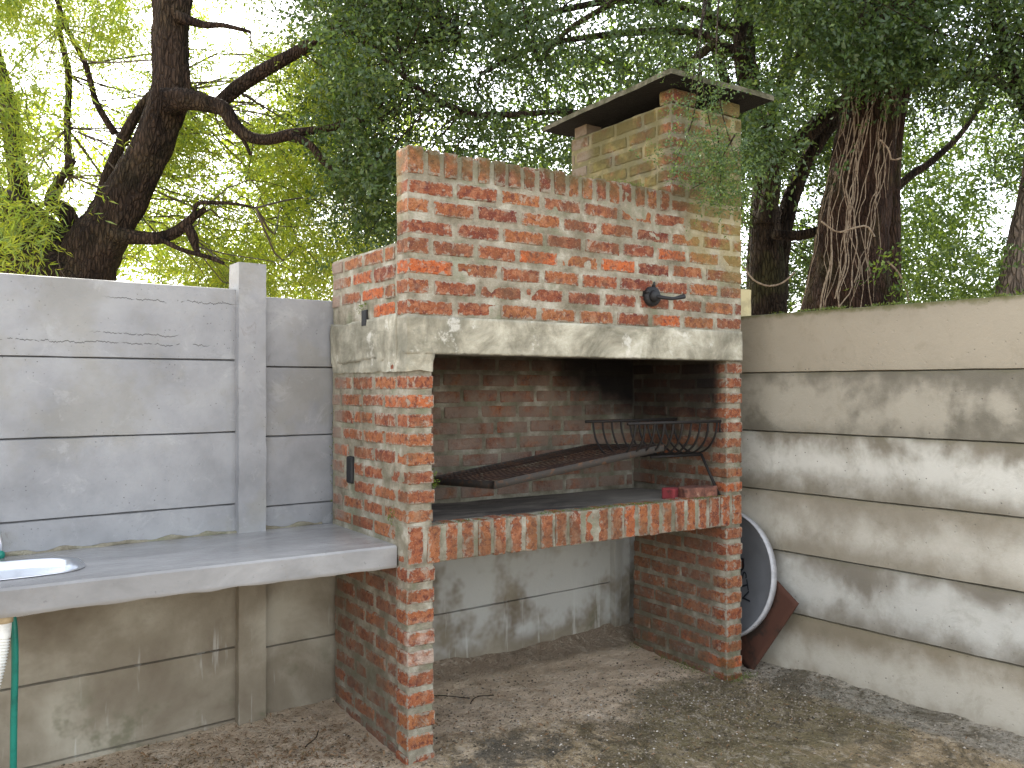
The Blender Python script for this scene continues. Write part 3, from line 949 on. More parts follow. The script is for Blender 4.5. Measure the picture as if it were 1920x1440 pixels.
def brick_mesh(k):
    rr = random.Random(k)
    bm = bmesh.new()
    sx, sy, sz = 0.5, 0.5, 0.5
    bx, by, bz = 0.022, 0.045, 0.085
    for X in (-1, 1):
        for Y in (-1, 1):
            for Z_ in (-1, 1):
                e = [rr.uniform(0.5, 1.7) for _ in range(3)]
                j = [rr.uniform(-1, 1) * v for v in (0.010, 0.020, 0.028)]
                p = np.array([X * (sx + j[0] * 0.6), Y * (sy + j[1] * 0.3), Z_ * (sz + j[2] * 0.7)])
                for ax, bv in ((0, bx), (1, by), (2, bz)):
                    q = p.copy()
                    for o_ in range(3):
                        if o_ != ax:
                            q[o_] -= (X, Y, Z_)[o_] * (bx, by, bz)[o_] * e[o_]
                    bm.verts.new(q)
    bmesh.ops.convex_hull(bm, input=bm.verts)
    me = bpy.data.meshes.new('brick')
    bm.to_mesh(me)
    bm.free()
    me.materials.append(M_brick)
    return me


BM = [brick_mesh(k) for k in range(14)]
BV = [(np.array([v.co[:] for v in m_.vertices]), [tuple(p.vertices) for p in m_.polygons]) for m_ in BM]
ROT = {0: Matrix.Identity(3), 1: Matrix.Rotation(R(90), 3, 'Z'), 2: Matrix.Rotation(R(90), 3, 'Y')}


def brick_pose(e):
    x0, x1, y0, y1, z0, z1, s = e
    sz = np.array([x1 - x0, y1 - y0, z1 - z0])
    c = np.array([(x0 + x1) / 2, (y0 + y1) / 2, (z0 + z1) / 2]) + [jit(.0015), jit(.003), jit(.001)]
    ax = int(np.argmax(sz))
    if ax == 0:
        sc = (sz[0], sz[1], sz[2])
    elif ax == 1:
        sc = (sz[1], sz[0], sz[2])
    else:
        sc = (sz[2], sz[1], sz[0])
    rot = ROT[ax].to_euler()
    rot = (rot.x + R(jit(0.5)), rot.y + R(jit(0.5)), rot.z + R(jit(0.6)))
    return c, sc, rot


order = sorted(range(len(BR)), key=lambda i: -BR[i][6] + random.random() * 1e-3)
keep = set(order[:292])
restV, restF, base = [], [], 0
for i, e in enumerate(BR):
    c, sc, rot = brick_pose(e)
    k = random.randrange(len(BM))
    if i in keep:
        o = link('brick', BM[k], None, bbq)
        o.location, o.scale, o.rotation_euler = c, sc, rot
    else:
        from mathutils import Euler
        Mx = np.array(Matrix.LocRotScale(Vector(c), Euler(rot), Vector(sc)))
        v = BV[k][0] @ Mx[:3, :3].T + Mx[:3, 3]
        restV.append(v)
        restF += [tuple(np.array(f) + base) for f in BV[k][1]]
        base += len(v)
me = bpy.data.meshes.new('shaded_bricks')
me.from_pydata([tuple(v) for v in np.concatenate(restV)], [], [tuple(int(q) for q in f) for f in restF])
me.update()
link('shaded_bricks', me, M_brick, bbq, kind='stuff', label='sooty bricks deep in the fire box')
print('BRICKS', len(BR))

# mortar bodies (surface wanders in and out of the brick faces, so some mortar smears over)
def mortar_box(x0, x1, y0, y1, z0, z1, res=0.009, faces='xXyYzZ', amp=0.0040, e=0.0035):
    V, F = box_grid(x0 + e, x1 - e, y0 + e, y1 - e, z0, z1, res, faces)
    V = V + vecnoise(V, 17.0, amp, 40, 3) + vecnoise(V, 5.0, amp * 0.5, 90, 1)
    return V, F


parts = [
    mortar_box(0, 0.122, 0, 0.102, -0.06, Z_S0 + 0.01, faces='xXyYZ'),
    mortar_box(0.012, 0.118, 0.116, 0.80, -0.06, Z_S0 + 0.02, faces='xXyZ'),
    mortar_box(0, 0.118, 0.003, 0.81, Z_S0 + 0.03, Z_L0 + 0.01, faces='xXyY'),
    mortar_box(1.877, W - 0.002, 0, 0.738, -0.06, 1.99, faces='xXyY'),
    mortar_box(0.11, 1.984, 0.733, 0.803, 0.88, 2.0, res=0.014, faces='xXyY'),
    mortar_box(0, W, 0, 0.108, Z_L1 - 0.02, Z_R1 - 0.012),
    mortar_box(0, 0.112, 0.10, 0.812, Z_L1 - 0.02, Z_B - 0.004, faces='xXYZ'),
    mortar_box(XC, W - 0.001, 0, 0.108, Z_R0 - 0.05, Z_C - 0.004),
    mortar_box(XC, XC + 0.105, 0.09, 0.832, Z_B - 0.1, Z_C - 0.003, faces='xXYZ'),
    mortar_box(W - 0.105, W - 0.003, 0.09, 0.832, Z_B - 0.3, Z_C - 0.005, res=0.03, faces='xXYZ'),
    mortar_box(XC + 0.09, W - 0.09, 0.735, 0.830, Z_B - 0.3, Z_C - 0.006, res=0.03, faces='yYZ'),
    mortar_box(0, W, 0.001, 0.098, Z_S0 + 0.004, Z_S1 - 0.004),
]
V, F = join_vf(parts)
link('mortar', mesh_np('mortar', V, F, True), M_mortar, bbq, kind='stuff')

# lintel: cement band across the front, plaster carried round on to the side wall
V1, F1 = box_grid(-0.002, W + 0.0, -0.005, 0.125, Z_L0, Z_L1 + 0.004, 0.014)
V1 = V1 + vecnoise(V1, 9.0, 0.006, 7, 3) * np.array([1, 1, 0.3])
V2, F2 = box_grid(-0.006, 0.121, 0.10, 0.818, Z_L0 - 0.025, Z_L1 + 0.012, 0.014)
V2 = V2 + vecnoise(V2, 9.0, 0.007, 7, 3)
V2[:, 2] += np.where(V2[:, 2] > Z_L1, 0.02 * fbm(V2 * 5, 33, 2), 0) - np.where(V2[:, 2] < Z_L0, 0.02 * fbm(V2 * 6, 35, 2), 0)
V, F = join_vf([(V1, F1), (V2, F2)])
link('lintel', mesh_np('lintel', V, F, True), M_lintel, bbq)
# thin plaster smear over the first bricks under the lintel
V, F = box_grid(-0.0045, 0.119, -0.0035, 0.79, Z_L0 - 0.072, Z_L0 + 0.01, 0.010, 'xy')
V = V + vecnoise(V, 22.0, 0.0080, 8, 3)
link('plaster_smear', mesh_np('plaster_smear', V, F, True), M_lintel, bbq)

# hearth slab, body roof, chimney throat
V, F = box_grid(0.112, 1.88, 0.02, 0.74, 0.84, 0.967, 0.016)
V = V + vecnoise(V, 8.0, 0.005, 19, 3)
V[:, 2] -= np.clip(V[:, 1] - 0.1, 0, 1) * 0.03 * (V[:, 2] > 0.9)
link('hearth_slab', mesh_np('hearth_slab', V, F, True), M_hearth, bbq)
V, F = box_grid(0.09, XC + 0.03, 0.105, 0.80, 2.06, 2.13, 0.1)
link('body_roof', mesh_np('body_roof', V, F), M_cap, bbq)

# chimney cap: rough slab on four bricks, dipping a little to the back
V, F = box_grid(1.355, 2.10, -0.125, 0.945, 0.014, 0.040, 0.018)
V = V + vecnoise(V, 7.0, 0.012, 51, 3) * np.array([1, 1, 0.35])
V[:, 2] += Z_C + 0.064 - 0.018 * (V[:, 1] - 0.0) / 0.8
Vf, Ff = box_grid(XC + 0.10, W - 0.10, 0.10, 0.735, 2.4, Z_C - 0.012, 0.1)  # solid black block added in the chimney to darken the gap under the cap
link('flue_dark_fill', mesh_np('flue_dark_fill', Vf, Ff), M_black, bbq)
link('chimney_cap', mesh_np('chimney_cap', V, F, True, 50), M_captop, bbq, label='mossy concrete slab capping the chimney')

# two dark slots in the side wall
def rounded_box(x0, x1, y0, y1, z0, z1, r, name, mat, parent, seg=3, **kw):
    bm = bmesh.new()
    bmesh.ops.create_cube(bm, size=1)
    for v in bm.verts:
        v.co = Vector(((x0 + x1) / 2 + v.co.x * (x1 - x0), (y0 + y1) / 2 + v.co.y * (y1 - y0), (z0 + z1) / 2 + v.co.z * (z1 - z0)))
    bmesh.ops.bevel(bm, geom=bm.edges[:], offset=r, segments=seg, affect='EDGES', profile=0.5)
    me = bpy.data.meshes.new(name)
    bm.to_mesh(me)
    bm.free()
    return link(name, me, mat, parent, **kw)


rounded_box(-0.009, 0.05, 0.395, 0.445, 1.822, 1.895, 0.004, 'vent_slot', M_black, bbq)
rounded_box(-0.012, 0.05, 0.552, 0.614, 1.100, 1.226, 0.010, 'vent_slot', M_black, bbq)

# spit bearing with crank on the front wall
cx, cz = 1.337, 1.995


def cyl(p0, p1, r0, r1=None, seg=14, r_list=None):
    r1 = r0 if r1 is None else r1
    return tube([p0, ((np.array(p0) + np.array(p1)) / 2), p1], [r0, (r0 + r1) / 2, r1], seg, step=10)


parts = [cyl((cx, 0.01, cz), (cx, -0.022, cz), 0.052, 0.047, 20), cyl((cx, -0.018, cz), (cx, -0.045, cz), 0.032, 0.024, 16),
         cyl((cx + 0.01, -0.01, cz + 0.045), (cx + 0.004, -0.02, cz + 0.072), 0.010, 0.005, 8),
         cyl((cx - 0.04, -0.012, cz + 0.02), (cx - 0.045, -0.03, cz + 0.02), 0.012, 0.008, 8)]
V, F = join_vf(parts)
V = V + vecnoise(V, 60, 0.003, 4, 2)
ck = link('damper_crank', mesh_np('damper_crank', V, F, True), M_black, bbq, label='black round wall fitting with a short crank')
V, F = join_vf([tube([(cx + 0.005, -0.04, cz - 0.004), (cx + 0.04, -0.075, cz - 0.012), (cx + 0.075, -0.085, cz - 0.012), (cx + 0.115, -0.085, cz - 0.004), (cx + 0.142, -0.085, cz + 0.002)], [0.010, 0.009, 0.008, 0.011, 0.013], 10, 0.1, 40, 3, step=0.004)])
link('crank_arm', mesh_np('crank_arm', V, F, True), M_black, ck)

# ------------------------------------------------------------------ things on the hearth
def rod(p0, p1, r=0.004, seg=6):
    return tube([p0, p1], [r, r], seg, step=10)


# grate: framed mesh, raised at its right end on the fire basket
G0 = np.array([0.475, 0.085, 1.108])
GX_ = np.array([1.03, 0.0, 0.130])
GY_ = np.array([-0.02, 0.565, -0.028])
gl = np.linalg.norm(GX_)
grate = thing('grill_grate', 'rusty framed mesh grill grate propped at a slant inside the fire box', 'grill grate', tuple(G0))


def gp(u, v, dz=0.0):
    sag = -0.012 * math.sin(math.pi * u) * math.sin(math.pi * v)
    return GX_ * u + GY_ * v + np.array([0, 0, dz + sag])


def strip(pts, h, t):
    """flat bar standing on edge along a polyline"""
    P_ = np.array(pts)
    V, F = [], []
    n_ = len(P_)
    T = np.gradient(P_, axis=0)
    T[:, 2] = 0
    T /= np.linalg.norm(T, axis=1)[:, None]
    S_ = np.stack([T[:, 1], -T[:, 0], 0 * T[:, 0]], 1)
    ring = [P_ - S_ * t / 2 + [0, 0, h / 2], P_ + S_ * t / 2 + [0, 0, h / 2], P_ + S_ * t / 2 - [0, 0, h / 2], P_ - S_ * t / 2 - [0, 0, h / 2]]
    V = np.stack(ring, 1).reshape(-1, 3)
    for i in range(n_ - 1):
        for k in range(4):
            F.append([i * 4 + k, i * 4 + (k + 1) % 4, (i + 1) * 4 + (k + 1) % 4, (i + 1) * 4 + k])
    F.append([0, 1, 2, 3])
    F.append([(n_ - 1) * 4 + k for k in (3, 2, 1, 0)])
    return V, np.array(F)


us = np.linspace(0, 1, 14)
for (fn) in (lambda u: gp(u, 0), lambda u: gp(u, 1), lambda u: gp(0, u), lambda u: gp(1, u)):
    V, F = strip([fn(u) for u in us], 0.034, 0.006)
    link('frame_bar', mesh_np('frame_bar', V, F), M_bar, grate)
parts = []
for i in range(1, 40):
    u = i / 40
    parts.append(tube([gp(u, 0, .012 + jit(.001)), gp(u + jit(.004), 0.5, .010), gp(u, 1, .012)], [0.0017] * 3, 5, step=0.1))
for i in range(1, 10):
    v = i / 10
    parts.append(tube([gp(0, v, .016), gp(0.33, v + jit(.005), .016), gp(0.66, v + jit(.005), .016), gp(1, v, .016)], [0.0019] * 4, 5, step=0.1))
V, F = join_vf(parts)
link('mesh_wires', mesh_np('mesh_wires', V, F, True), simple('rusty_wire', (0.045, 0.026, 0.02), 0.65, 0.3, nscale=12, bump=0.5, c2=(0.10, 0.048, 0.028), thr=(0.48, 0.7)), grate, kind='stuff')

q1 = gp(0, 1, -0.01)
V, F = join_vf([rod(q1 + [0.0, 0, 0.01], np.array([q1[0] - 0.008, q1[1] + 0.01, 0.945 - G0[2]]), 0.007, 8), rod(gp(0, 0.96), np.array([0.128 - G0[0], gp(0, 0.96)[1], gp(0, 0.96)[2]]), 0.006, 8)])
link('leg', mesh_np('leg', V, F, True), M_bar, grate)

# half-round fire basket
BX0, BX1, BY, BZ, BRd = 1.225, 1.835, 0.185, 1.368, 0.165
basket = thing('fire_basket', 'black iron fire basket with half-round ribs at the right end of the hearth', 'fire basket', (BX0, BY, 0.967))
o0 = np.array([BX0, BY, 0.967])


M_basket = simple('sooty_black_iron', (0.014, 0.012, 0.011), 0.7, 0.2, nscale=60, bump=0.5, c2=(0.05, 0.024, 0.014), thr=(0.55, 0.75))


def bpart(name, parts, mat=M_basket, **kw):
    V, F = join_vf(parts)
    return link(name, mesh_np(name, V - o0, F, True), mat, basket, **kw)


for s_ in (-1, 1):
    bpart('rail', [rod((BX0 - 0.02, BY + s_ * BRd, BZ), (BX1 + 0.015, BY + s_ * BRd, BZ), 0.0080, 8)])
nr = 10
for i in range(nr):
    x = BX0 + 0.03 + (BX1 - BX0 - 0.04) * i / (nr - 1)
    pts = []
    for k in range(13):
        a = math.pi * k / 12
        pts.append((x + jit(.0012), BY + BRd * math.cos(a), BZ - BRd * 1.08 * math.sin(a)))
    bpart('rib', [tube(pts, [0.0058] * 13, 6, step=0.015)])
zb = BZ - BRd * 1.08
bpart('bottom_bar', [rod((BX0 + 0.25, BY - 0.035, zb - 0.004), (BX1 + 0.0, BY - 0.045, zb - 0.006), 0.0075, 8)])
bpart('bottom_bar', [rod((BX0, BY + 0.05, zb - 0.002), (BX1, BY + 0.05, zb - 0.002), 0.006, 8)])
bpart('leg', [rod((BX1 - 0.005, BY - 0.045, zb - 0.004), (BX1 + 0.022, 0.035, 0.972), 0.008, 8), rod((BX1 - 0.02, 0.03, 0.975), (BX1 + 0.034, 0.04, 0.972), 0.006, 6)])
bpart('wall_pin', [rod((BX1 + 0.01, BY - BRd, BZ), (BX1 + 0.01, BY - BRd, BZ - 0.06), 0.005, 6), rod((BX1, BY - BRd + .01, BZ - 0.058), (1.875, BY - BRd + .01, BZ - 0.058), 0.0025, 5)])

M_oldbrick = NM('charred_old_brick')
_c = M_oldbrick.ramp(M_oldbrick.noise(22, 5, 0.7), [(0.35, (0.07, 0.035, 0.028)), (0.5, (0.16, 0.07, 0.05)), (0.62, (0.26, 0.12, 0.08)), (0.7, (0.34, 0.27, 0.2))])
M_oldbrick = M_oldbrick.bsdf(_c, 0.95, M_oldbrick.bump(M_oldbrick.noise(60, 5, 0.7), 0.9, 0.008))
M_redbrick = simple('deep_red_brick', (0.20, 0.028, 0.032), 0.9, nscale=25, bump=0.7, c2=(0.07, 0.02, 0.02))


def loose_brick(cxyz, size, rotz, mat, label, seed, tilt=0.0):
    V, F = box_grid(-size[0] / 2, size[0] / 2, -size[1] / 2, size[1] / 2, 0, size[2], 0.012)
    V = V + vecnoise(V + seed, 14, 0.011, seed, 3)
    o = link('loose_brick', mesh_np('loose_brick', V, F), mat)
    o.location = cxyz
    o.rotation_euler = (0, tilt, rotz)
    o['label'] = label
    o['category'] = 'brick'
    return o


loose_brick((1.735, 0.085, 0.962), (0.20, 0.10, 0.064), R(-12), M_oldbrick, 'charred brown brick lying on the hearth beside the basket leg', 3)
loose_brick((1.60, 0.135, 0.958), (0.085, 0.07, 0.062), R(25), M_redbrick, 'small dark red brick end on the hearth left of the charred brick', 9)

# ------------------------------------------------------------------ precast fences
def panel_mesh(L, H, T, seed, res=0.03):
    """precast slab: length along x from 0, face at y=0, body to +T, z 0..H, slightly recessed lips"""
    V, F = box_grid(0, L, 0, T, 0.0, H, res)
    lip = 0.0054
    zz = V[:, 2]
    front = V[:, 1] < 1e-6
    V[front & (zz < 1e-6), 1] += 0.024
    V[front & (zz > H - 1e-6), 1] += 0.024
    # bring the next ring of vertices close to the edge so that the chamfer is small
    zs = np.unique(np.round(zz, 5))
    if len(zs) > 3:
        V[np.abs(zz - zs[1]) < 1e-4, 2] = lip * 0.9
        V[np.abs(zz - zs[-2]) < 1e-4, 2] = H - lip * 0.9
    amp = np.zeros((len(V), 3))
    nz = fbm(V * np.array([2.2, 1, 3.0]) + seed * 7.3, seed, 3)
    amp[:, 1] = nz * 0.0035 + fbm(V * 22 + seed, seed + 3, 2) * 0.0012
    edge = (zz < 1e-6) | (zz > H - 1e-6)
    amp[:, 2] = np.where((zz > lip*0.5) & (zz < lip) | (zz > H-lip) & (zz < H - lip*0.5), fbm(V * 9 + seed, seed + 9, 3) * 0.0022, 0)
    return V + amp, F


def fence_bay(parent, origin, dirv, L, zs, mats, seed, inward):
    """panels between two posts; inward = unit vector from the face towards the viewer side"""
    for i, (z0, z1) in enumerate(zs):
        V, F = panel_mesh(L, z1 - z0 + 0.0006, 0.045, seed + i, 0.03)
        me = mesh_np('panel', V, F, True, 28)
        sh = bpy.data.objects.new('panel', me)
        COL.objects.link(sh)
        me.materials.append(mats[i] if isinstance(mats, list) else mats)
        X = Vector(dirv)
        Y = -Vector(inward)
        Zv = Vector((0, 0, 1))
        Mx = Matrix((X, Y, Zv)).transposed().to_4x4()
        Mx.translation = Vector(origin) + Vector((0, 0, z0)) - Vector(inward) * jit(0.002)
        # flip winding if the frame is left-handed
        if X.cross(Y).dot(Zv) < 0:
            me.flip_normals()
        sh.parent = parent
        sh.matrix_local = parent.matrix_world.inverted() @ Mx if False else Matrix.Translation(-parent.location) @ Mx


def fence_post(parent, base, dirv, wd, dp, h, mat, seed, inward):
    V, F = box_grid(-wd / 2, wd / 2, 0, dp, -0.1, h, 0.022)
    near_edge = np.minimum(np.abs(np.abs(V[:, 0]) - wd / 2), np.minimum(V[:, 1], dp - V[:, 1]))
    V = V + vecnoise(V + seed, 16, 0.0035, seed, 3) * np.array([1, 1, 1.0])
    me = mesh_np('post', V, F, True, 40)
    bm = bmesh.new()
    bm.from_mesh(me)
    bm.to_mesh(me)
    bm.free()
    me.materials.append(mat)
    X, Y, Zv = Vector(dirv), -Vector(inward), Vector((0, 0, 1))
    Mx = Matrix((X, Y, Zv)).transposed().to_4x4()
    Mx.translation = Vector(base) - parent.location
    if X.cross(Y).dot(Zv) < 0:
        me.flip_normals()
    o = bpy.data.objects.new('post', me)
    COL.objects.link(o)
    o.parent = parent
    o.matrix_local = Mx
    return o


lf = thing('precast_fence', 'painted grey concrete panel fence behind the counter and the barbecue', 'fence', tuple(LF0))
zs = [(0.358 - 0.328 * 1 + 0.328 * k, 0.358 + 0.328 * k) for k in range(6)]
# post positions along the back fence, measured from LF0
inL = -FY
s_post = [-2.85, -0.405, 1.93]
for k, (sa, sb) in enumerate(((-2.85, -0.405), (-0.405, 1.93))):
    L = sb - sa - 0.07 + (0.33 if k == 1 else 0)
    off = 0.0 if k == 0 else -0.026
    fence_bay(lf, LF0 + FX * (sa + 0.035), FX, L, [(a + off + 0.0, c + off) for a, c in zs], M_lfence, 10 + 20 * k, inL)
    # buried footing panel
    fence_bay(lf, LF0 + FX * (sa + 0.035), FX, L, [(-0.25, zs[0][0] + off)], M_lfence, 60 + k, inL)
for k, s_ in enumerate(s_post):
    fence_post(lf, LF0 + FX * (s_ - (0.0 if k < 2 else -0.04)) + inL * 0.045, FX, 0.128, 0.12, (2.115, 2.115, 2.1)[k], M_lfence, 3 + k, inL)

rf = thing('precast_fence', 'bare concrete panel fence with damp stains on the right side', 'fence', tuple(RF0))
zs = [(1.628 - 0.327 * k, 1.955 - 0.327 * k) for k in range(6)]
inR = -FX
# bays: corner .. post at the barbecue .. post beyond the frame
c0 = 0.78
bays = [(-2.45, 0.10), (0.10, c0)]
fence_bay(rf, RF0 + FY * (-2.40), FY, 2.43, zs, M_rfence, 110, inR)
fence_bay(rf, RF0 + FY * (0.16), FY, 0.62, zs, M_rfence, 140, inR)
fence_bay(rf, RF0 + FY * (-2.40), FY, 2.43, [(-0.3, zs[5][0])], M_rfence[5], 150, inR)
fence_bay(rf, RF0 + FY * (0.16), FY, 0.62, [(-0.3, zs[5][0])], M_rfence[5], 151, inR)
fence_post(rf, RF0 + FY * (-2.45) + inR * 0.04, FY, 0.12, 0.12, 2.1, M_rfence[1], 31, inR)
fence_post(rf, RF0 + FY * (0.10) - inR * 0.012, FY, 0.11, 0.115, 2.115, M_postback, 32, inR)

# ------------------------------------------------------------------ counter, sink, tap, pipe, hose
def cw(x, y, z=0.0):
    """point of the counter frame: x along the back fence, y towards the viewer from it"""
    return LF0 + FX * x - FY * y + UP * z


bm = bmesh.new()
outer = []
xs_ = np.arange(-3.2, 0.012, 0.02)
back = [cw(x, -0.02) for x in (-3.2, -2.4, -1.6, -0.8, -0.0)]
fr = []
for x in xs_:
    # front edge stays parallel with the barbecue front
    p = np.array([x, 0.102 + 0.0035 * fbm(np.array([[x * 6, 0, 0]]), 5, 3)[0], 0])
    fr.append(p)
end = [np.array([0.008, y, 0]) for y in (0.25, 0.45, 0.65, 0.83)]
loop = fr + end + [q for q in back[::-1][1:]]
SKC = np.array([-1.50, 0.418])
SA, SB, SRr = 0.335, 0.172, 0.15
hole = []
for k in range(48):
    a = 2 * math.pi * k / 48
    c_, s_ = math.cos(a), math.sin(a)
    ex = 0.55
    hole.append(np.array([SKC[0] + SA * abs(c_) ** ex * (1 if c_ > 0 else -1), SKC[1] + SB * abs(s_) ** ex * (1 if s_ > 0 else -1) + 0.04 * (c_ * 0.0), 0]))
ZT = 0.884


def ring_verts(pts, z, f=None):
    return [bm.verts.new((p[0], p[1], z + (f(p) if f else 0))) for p in pts]


vo, vh = ring_verts(loop, ZT), ring_verts(hole, ZT)
vob = ring_verts(loop, ZT - 0.092, lambda p: 0.007 * fbm(np.array([[p[0] * 9, p[1] * 9, 2.0]]), 8, 3)[0] - 0.012 * max(0, min(1, (-p[0] - 0.9))))
vhb = ring_verts(hole, ZT - 0.095)
mid_r = [bm.verts.new((p[0], p[1] - (0.004 if p[1] < 0.15 and k < len(fr) else 0), ZT - 0.008)) for k, p in enumerate(loop)]
for v, k in zip(vo, range(len(loop))):
    if k < len(fr):
        v.co.y += 0.006
eo = [bm.edges.new((vo[i], vo[(i + 1) % len(vo)])) for i in range(len(vo))]
eh = [bm.edges.new((vh[i], vh[(i + 1) % len(vh)])) for i in range(len(vh))]
bmesh.ops.triangle_fill(bm, edges=eo + eh, use_beauty=True)
eo = [bm.edges.new((vob[i], vob[(i + 1) % len(vo)])) for i in range(len(vo))]
eh = [bm.edges.new((vhb[i], vhb[(i + 1) % len(vh)])) for i in range(len(vh))]
bmesh.ops.triangle_fill(bm, edges=eo + eh, use_beauty=True)
for i in range(len(vo)):
    j = (i + 1) % len(vo)
    bm.faces.new((vo[i], vo[j], mid_r[j], mid_r[i]))
    bm.faces.new((mid_r[i], mid_r[j], vob[j], vob[i]))
for i in range(len(vh)):
    j = (i + 1) % len(vh)
    bm.faces.new((vh[j], vh[i], vhb[i], vhb[j]))
bmesh.ops.recalc_face_normals(bm, faces=bm.faces)
me = bpy.data.meshes.new('concrete_counter')
bm.to_mesh(me)
bm.free()
ct = link('concrete_counter', me, M_counter, label='grey cement counter slab running along the fence to the barbecue', category='counter')
# rough bead of mortar where the counter meets the fence
bead = []
pts = [cw(x, 0.004 + 0.006 * math.sin(x * 23), ZT + 0.002 + 0.004 * math.sin(x * 31)) for x in np.arange(-3.0, -0.02, 0.04)]
V, F = tube(pts, [0.010 + 0.004 * math.sin(i * 1.7) for i in range(len(pts))], 8, 0.35, 60, 9, step=0.012)
link('mortar_bead', mesh_np('mortar_bead', V, F, True), M_mortar, ct)

sink = thing('sink', 'oval stainless steel sink bowl let into the grey counter', 'sink', (SKC[0], SKC[1], ZT))
V, F = [], []
prof = [(1.045, 0.003), (1.03, 0.006), (0.995, 0.004), (0.975, -0.004), (0.965, -0.03), (0.94, -0.09), (0.86, -0.135), (0.6, -0.15), (0.12, -0.155), (0.1, -0.17)]
for (k_, z_) in prof:
    for p in hole:
        V.append(((p[0] - SKC[0]) * k_, (p[1] - SKC[1]) * k_, z_))
nh = len(hole)
for i in range(len(prof) - 1):
    for j in range(nh):
        F.append([i * nh + j, i * nh + (j + 1) % nh, (i + 1) * nh + (j + 1) % nh, (i + 1) * nh + j])
link('bowl', mesh_np('bowl', V, np.array(F)[:, ::-1], True), M_steel, sink)
V, F = cyl((0, 0, -0.156), (0, 0, -0.150), 0.04, 0.036, 20)
link('drain', mesh_np('drain', V, F, True), M_iron, sink)

# tap on the fence above the sink, its green cap at the foot
tp = thing('tap', 'thin chrome riser with a round green cap behind the sink', 'tap', tuple(cw(-1.415, 0.035, ZT)))
q0 = cw(-1.415, 0.035, ZT)
V, F = tube([cw(-1.43, 0.03, ZT + 0.16) - q0, cw(-1.425, 0.034, ZT + 0.12) - q0, cw(-1.412, 0.036, ZT + 0.06) - q0, cw(-1.408, 0.035, ZT + 0.02) - q0], [0.006, 0.0075, 0.008, 0.005], 10, step=0.01)
link('riser', mesh_np('riser', V, F, True), M_steel, tp)
V, F = tube([(0, 0, -0.002), (0, 0, 0.008), (0, 0, 0.02), (0, 0, 0.03)], [0.017, 0.021, 0.02, 0.008], 14, step=0.004)
link('green_cap', mesh_np('green_cap', V, F, True), M_green, tp)

# corrugated waste pipe below the counter
pp = at(6, 1165, 2.95)
px_, py_ = pp[0], pp[1]
wp = thing('waste_pipe', 'white corrugated plastic waste pipe hanging below the sink', 'pipe', (px_, py_, 0.78))
V, F = cyl((0, 0, 0.012), (0, 0, -0.020), 0.031, 0.029, 24)
link('collar', mesh_np('collar', V, F, True), M_tan, wp)
pts, rad = [], []
for i in range(150):
    s_ = i / 149
    z_ = -0.018 - 0.245 * s_
    pts.append((-0.030 * s_ ** 2.2 - 0.012 * s_, -0.01 * s_, z_))
    rad.append((0.026 if s_ < 0.22 else 0.0235 + 0.0035 * math.sin(i * 1.05)) * (1 - 0.12 * s_))
pts += [(-0.06, -0.012, -0.30), (-0.12, -0.012, -0.315), (-0.2, -0.01, -0.30), (-0.3, 0.05, -0.28)]
rad += [0.022, 0.022, 0.022, 0.022]
V, F = tube(pts, rad, 20, step=0.0016)
link('bellows', mesh_np('bellows', V, F, True), M_pipe, wp)

# green garden hose
h0 = at(27, 1185, 3.02)
hz = [h0 + [0, 0, 0.16], h0, at(28, 1260, 3.03), at(26, 1340, 3.04), at(25, 1430, 3.05), at(24, 1480, 3.06)]
gz = 0.012
hz += [np.array([hz[-1][0], hz[-1][1] - 0.01, 0.05]), np.array([hz[-1][0] + 0.05, hz[-1][1] - 0.02, gz + 0.01]), np.array([-1.05, 0.12, gz + 0.01]), np.array([-1.02, 0.22, gz + 0.008]), np.array([-1.04, 0.42, gz + 0.02]), np.array([-1.2, 0.5, gz + 0.02])]
hz[0] = np.array([hz[1][0] - 0.01, hz[1][1] + 0.01, 0.795])
V, F = tube(hz, [0.0115] * len(hz), 12, step=0.015)
link('garden_hose', mesh_np('garden_hose', V, F, True), M_green, label='green garden hose hanging down beside the white waste pipe', category='hose')

# ------------------------------------------------------------------ dish and rusty sheet behind the right pier
dish = thing('satellite_dish', 'dark grey satellite dish with pale rim leaning behind the right brick pier', 'satellite dish', (2.115, 0.27, 0.492))
V, F = [], []
ns, nr_ = 64, 12
prof = [(0.357 * i / nr_, 0.055 * (1 - (i / nr_) ** 2)) for i in range(1, nr_ + 1)]   # bowl goes towards +x (away from viewer side)
V.append((0.055, 0, 0))
for (r_, dx) in prof:
    for k in range(ns):
        a = 2 * math.pi * k / ns
        V.append((dx, r_ * math.cos(a), r_ * math.sin(a)))
# back shell
for (r_, dx) in prof[::-1]:
    for k in range(ns):
        a = 2 * math.pi * k / ns
        V.append((dx + 0.004, r_ * math.cos(a), r_ * math.sin(a)))
F4 = []
for i in range(2 * nr_ - 1):
    for k in range(ns):
        F4.append([1 + i * ns + k, 1 + i * ns + (k + 1) % ns, 1 + (i + 1) * ns + (k + 1) % ns, 1 + (i + 1) * ns + k])
for k in range(0, ns, 2):
    F4.append([0, 1 + k, 1 + (k + 1) % ns, 1 + (k + 2) % ns])
ob = link('reflector', mesh_np('reflector', V, F4, True), M_dish, dish)
pts = [(0.002, 0.357 * math.cos(2 * math.pi * k / 72), 0.357 * math.sin(2 * math.pi * k / 72)) for k in range(73)]
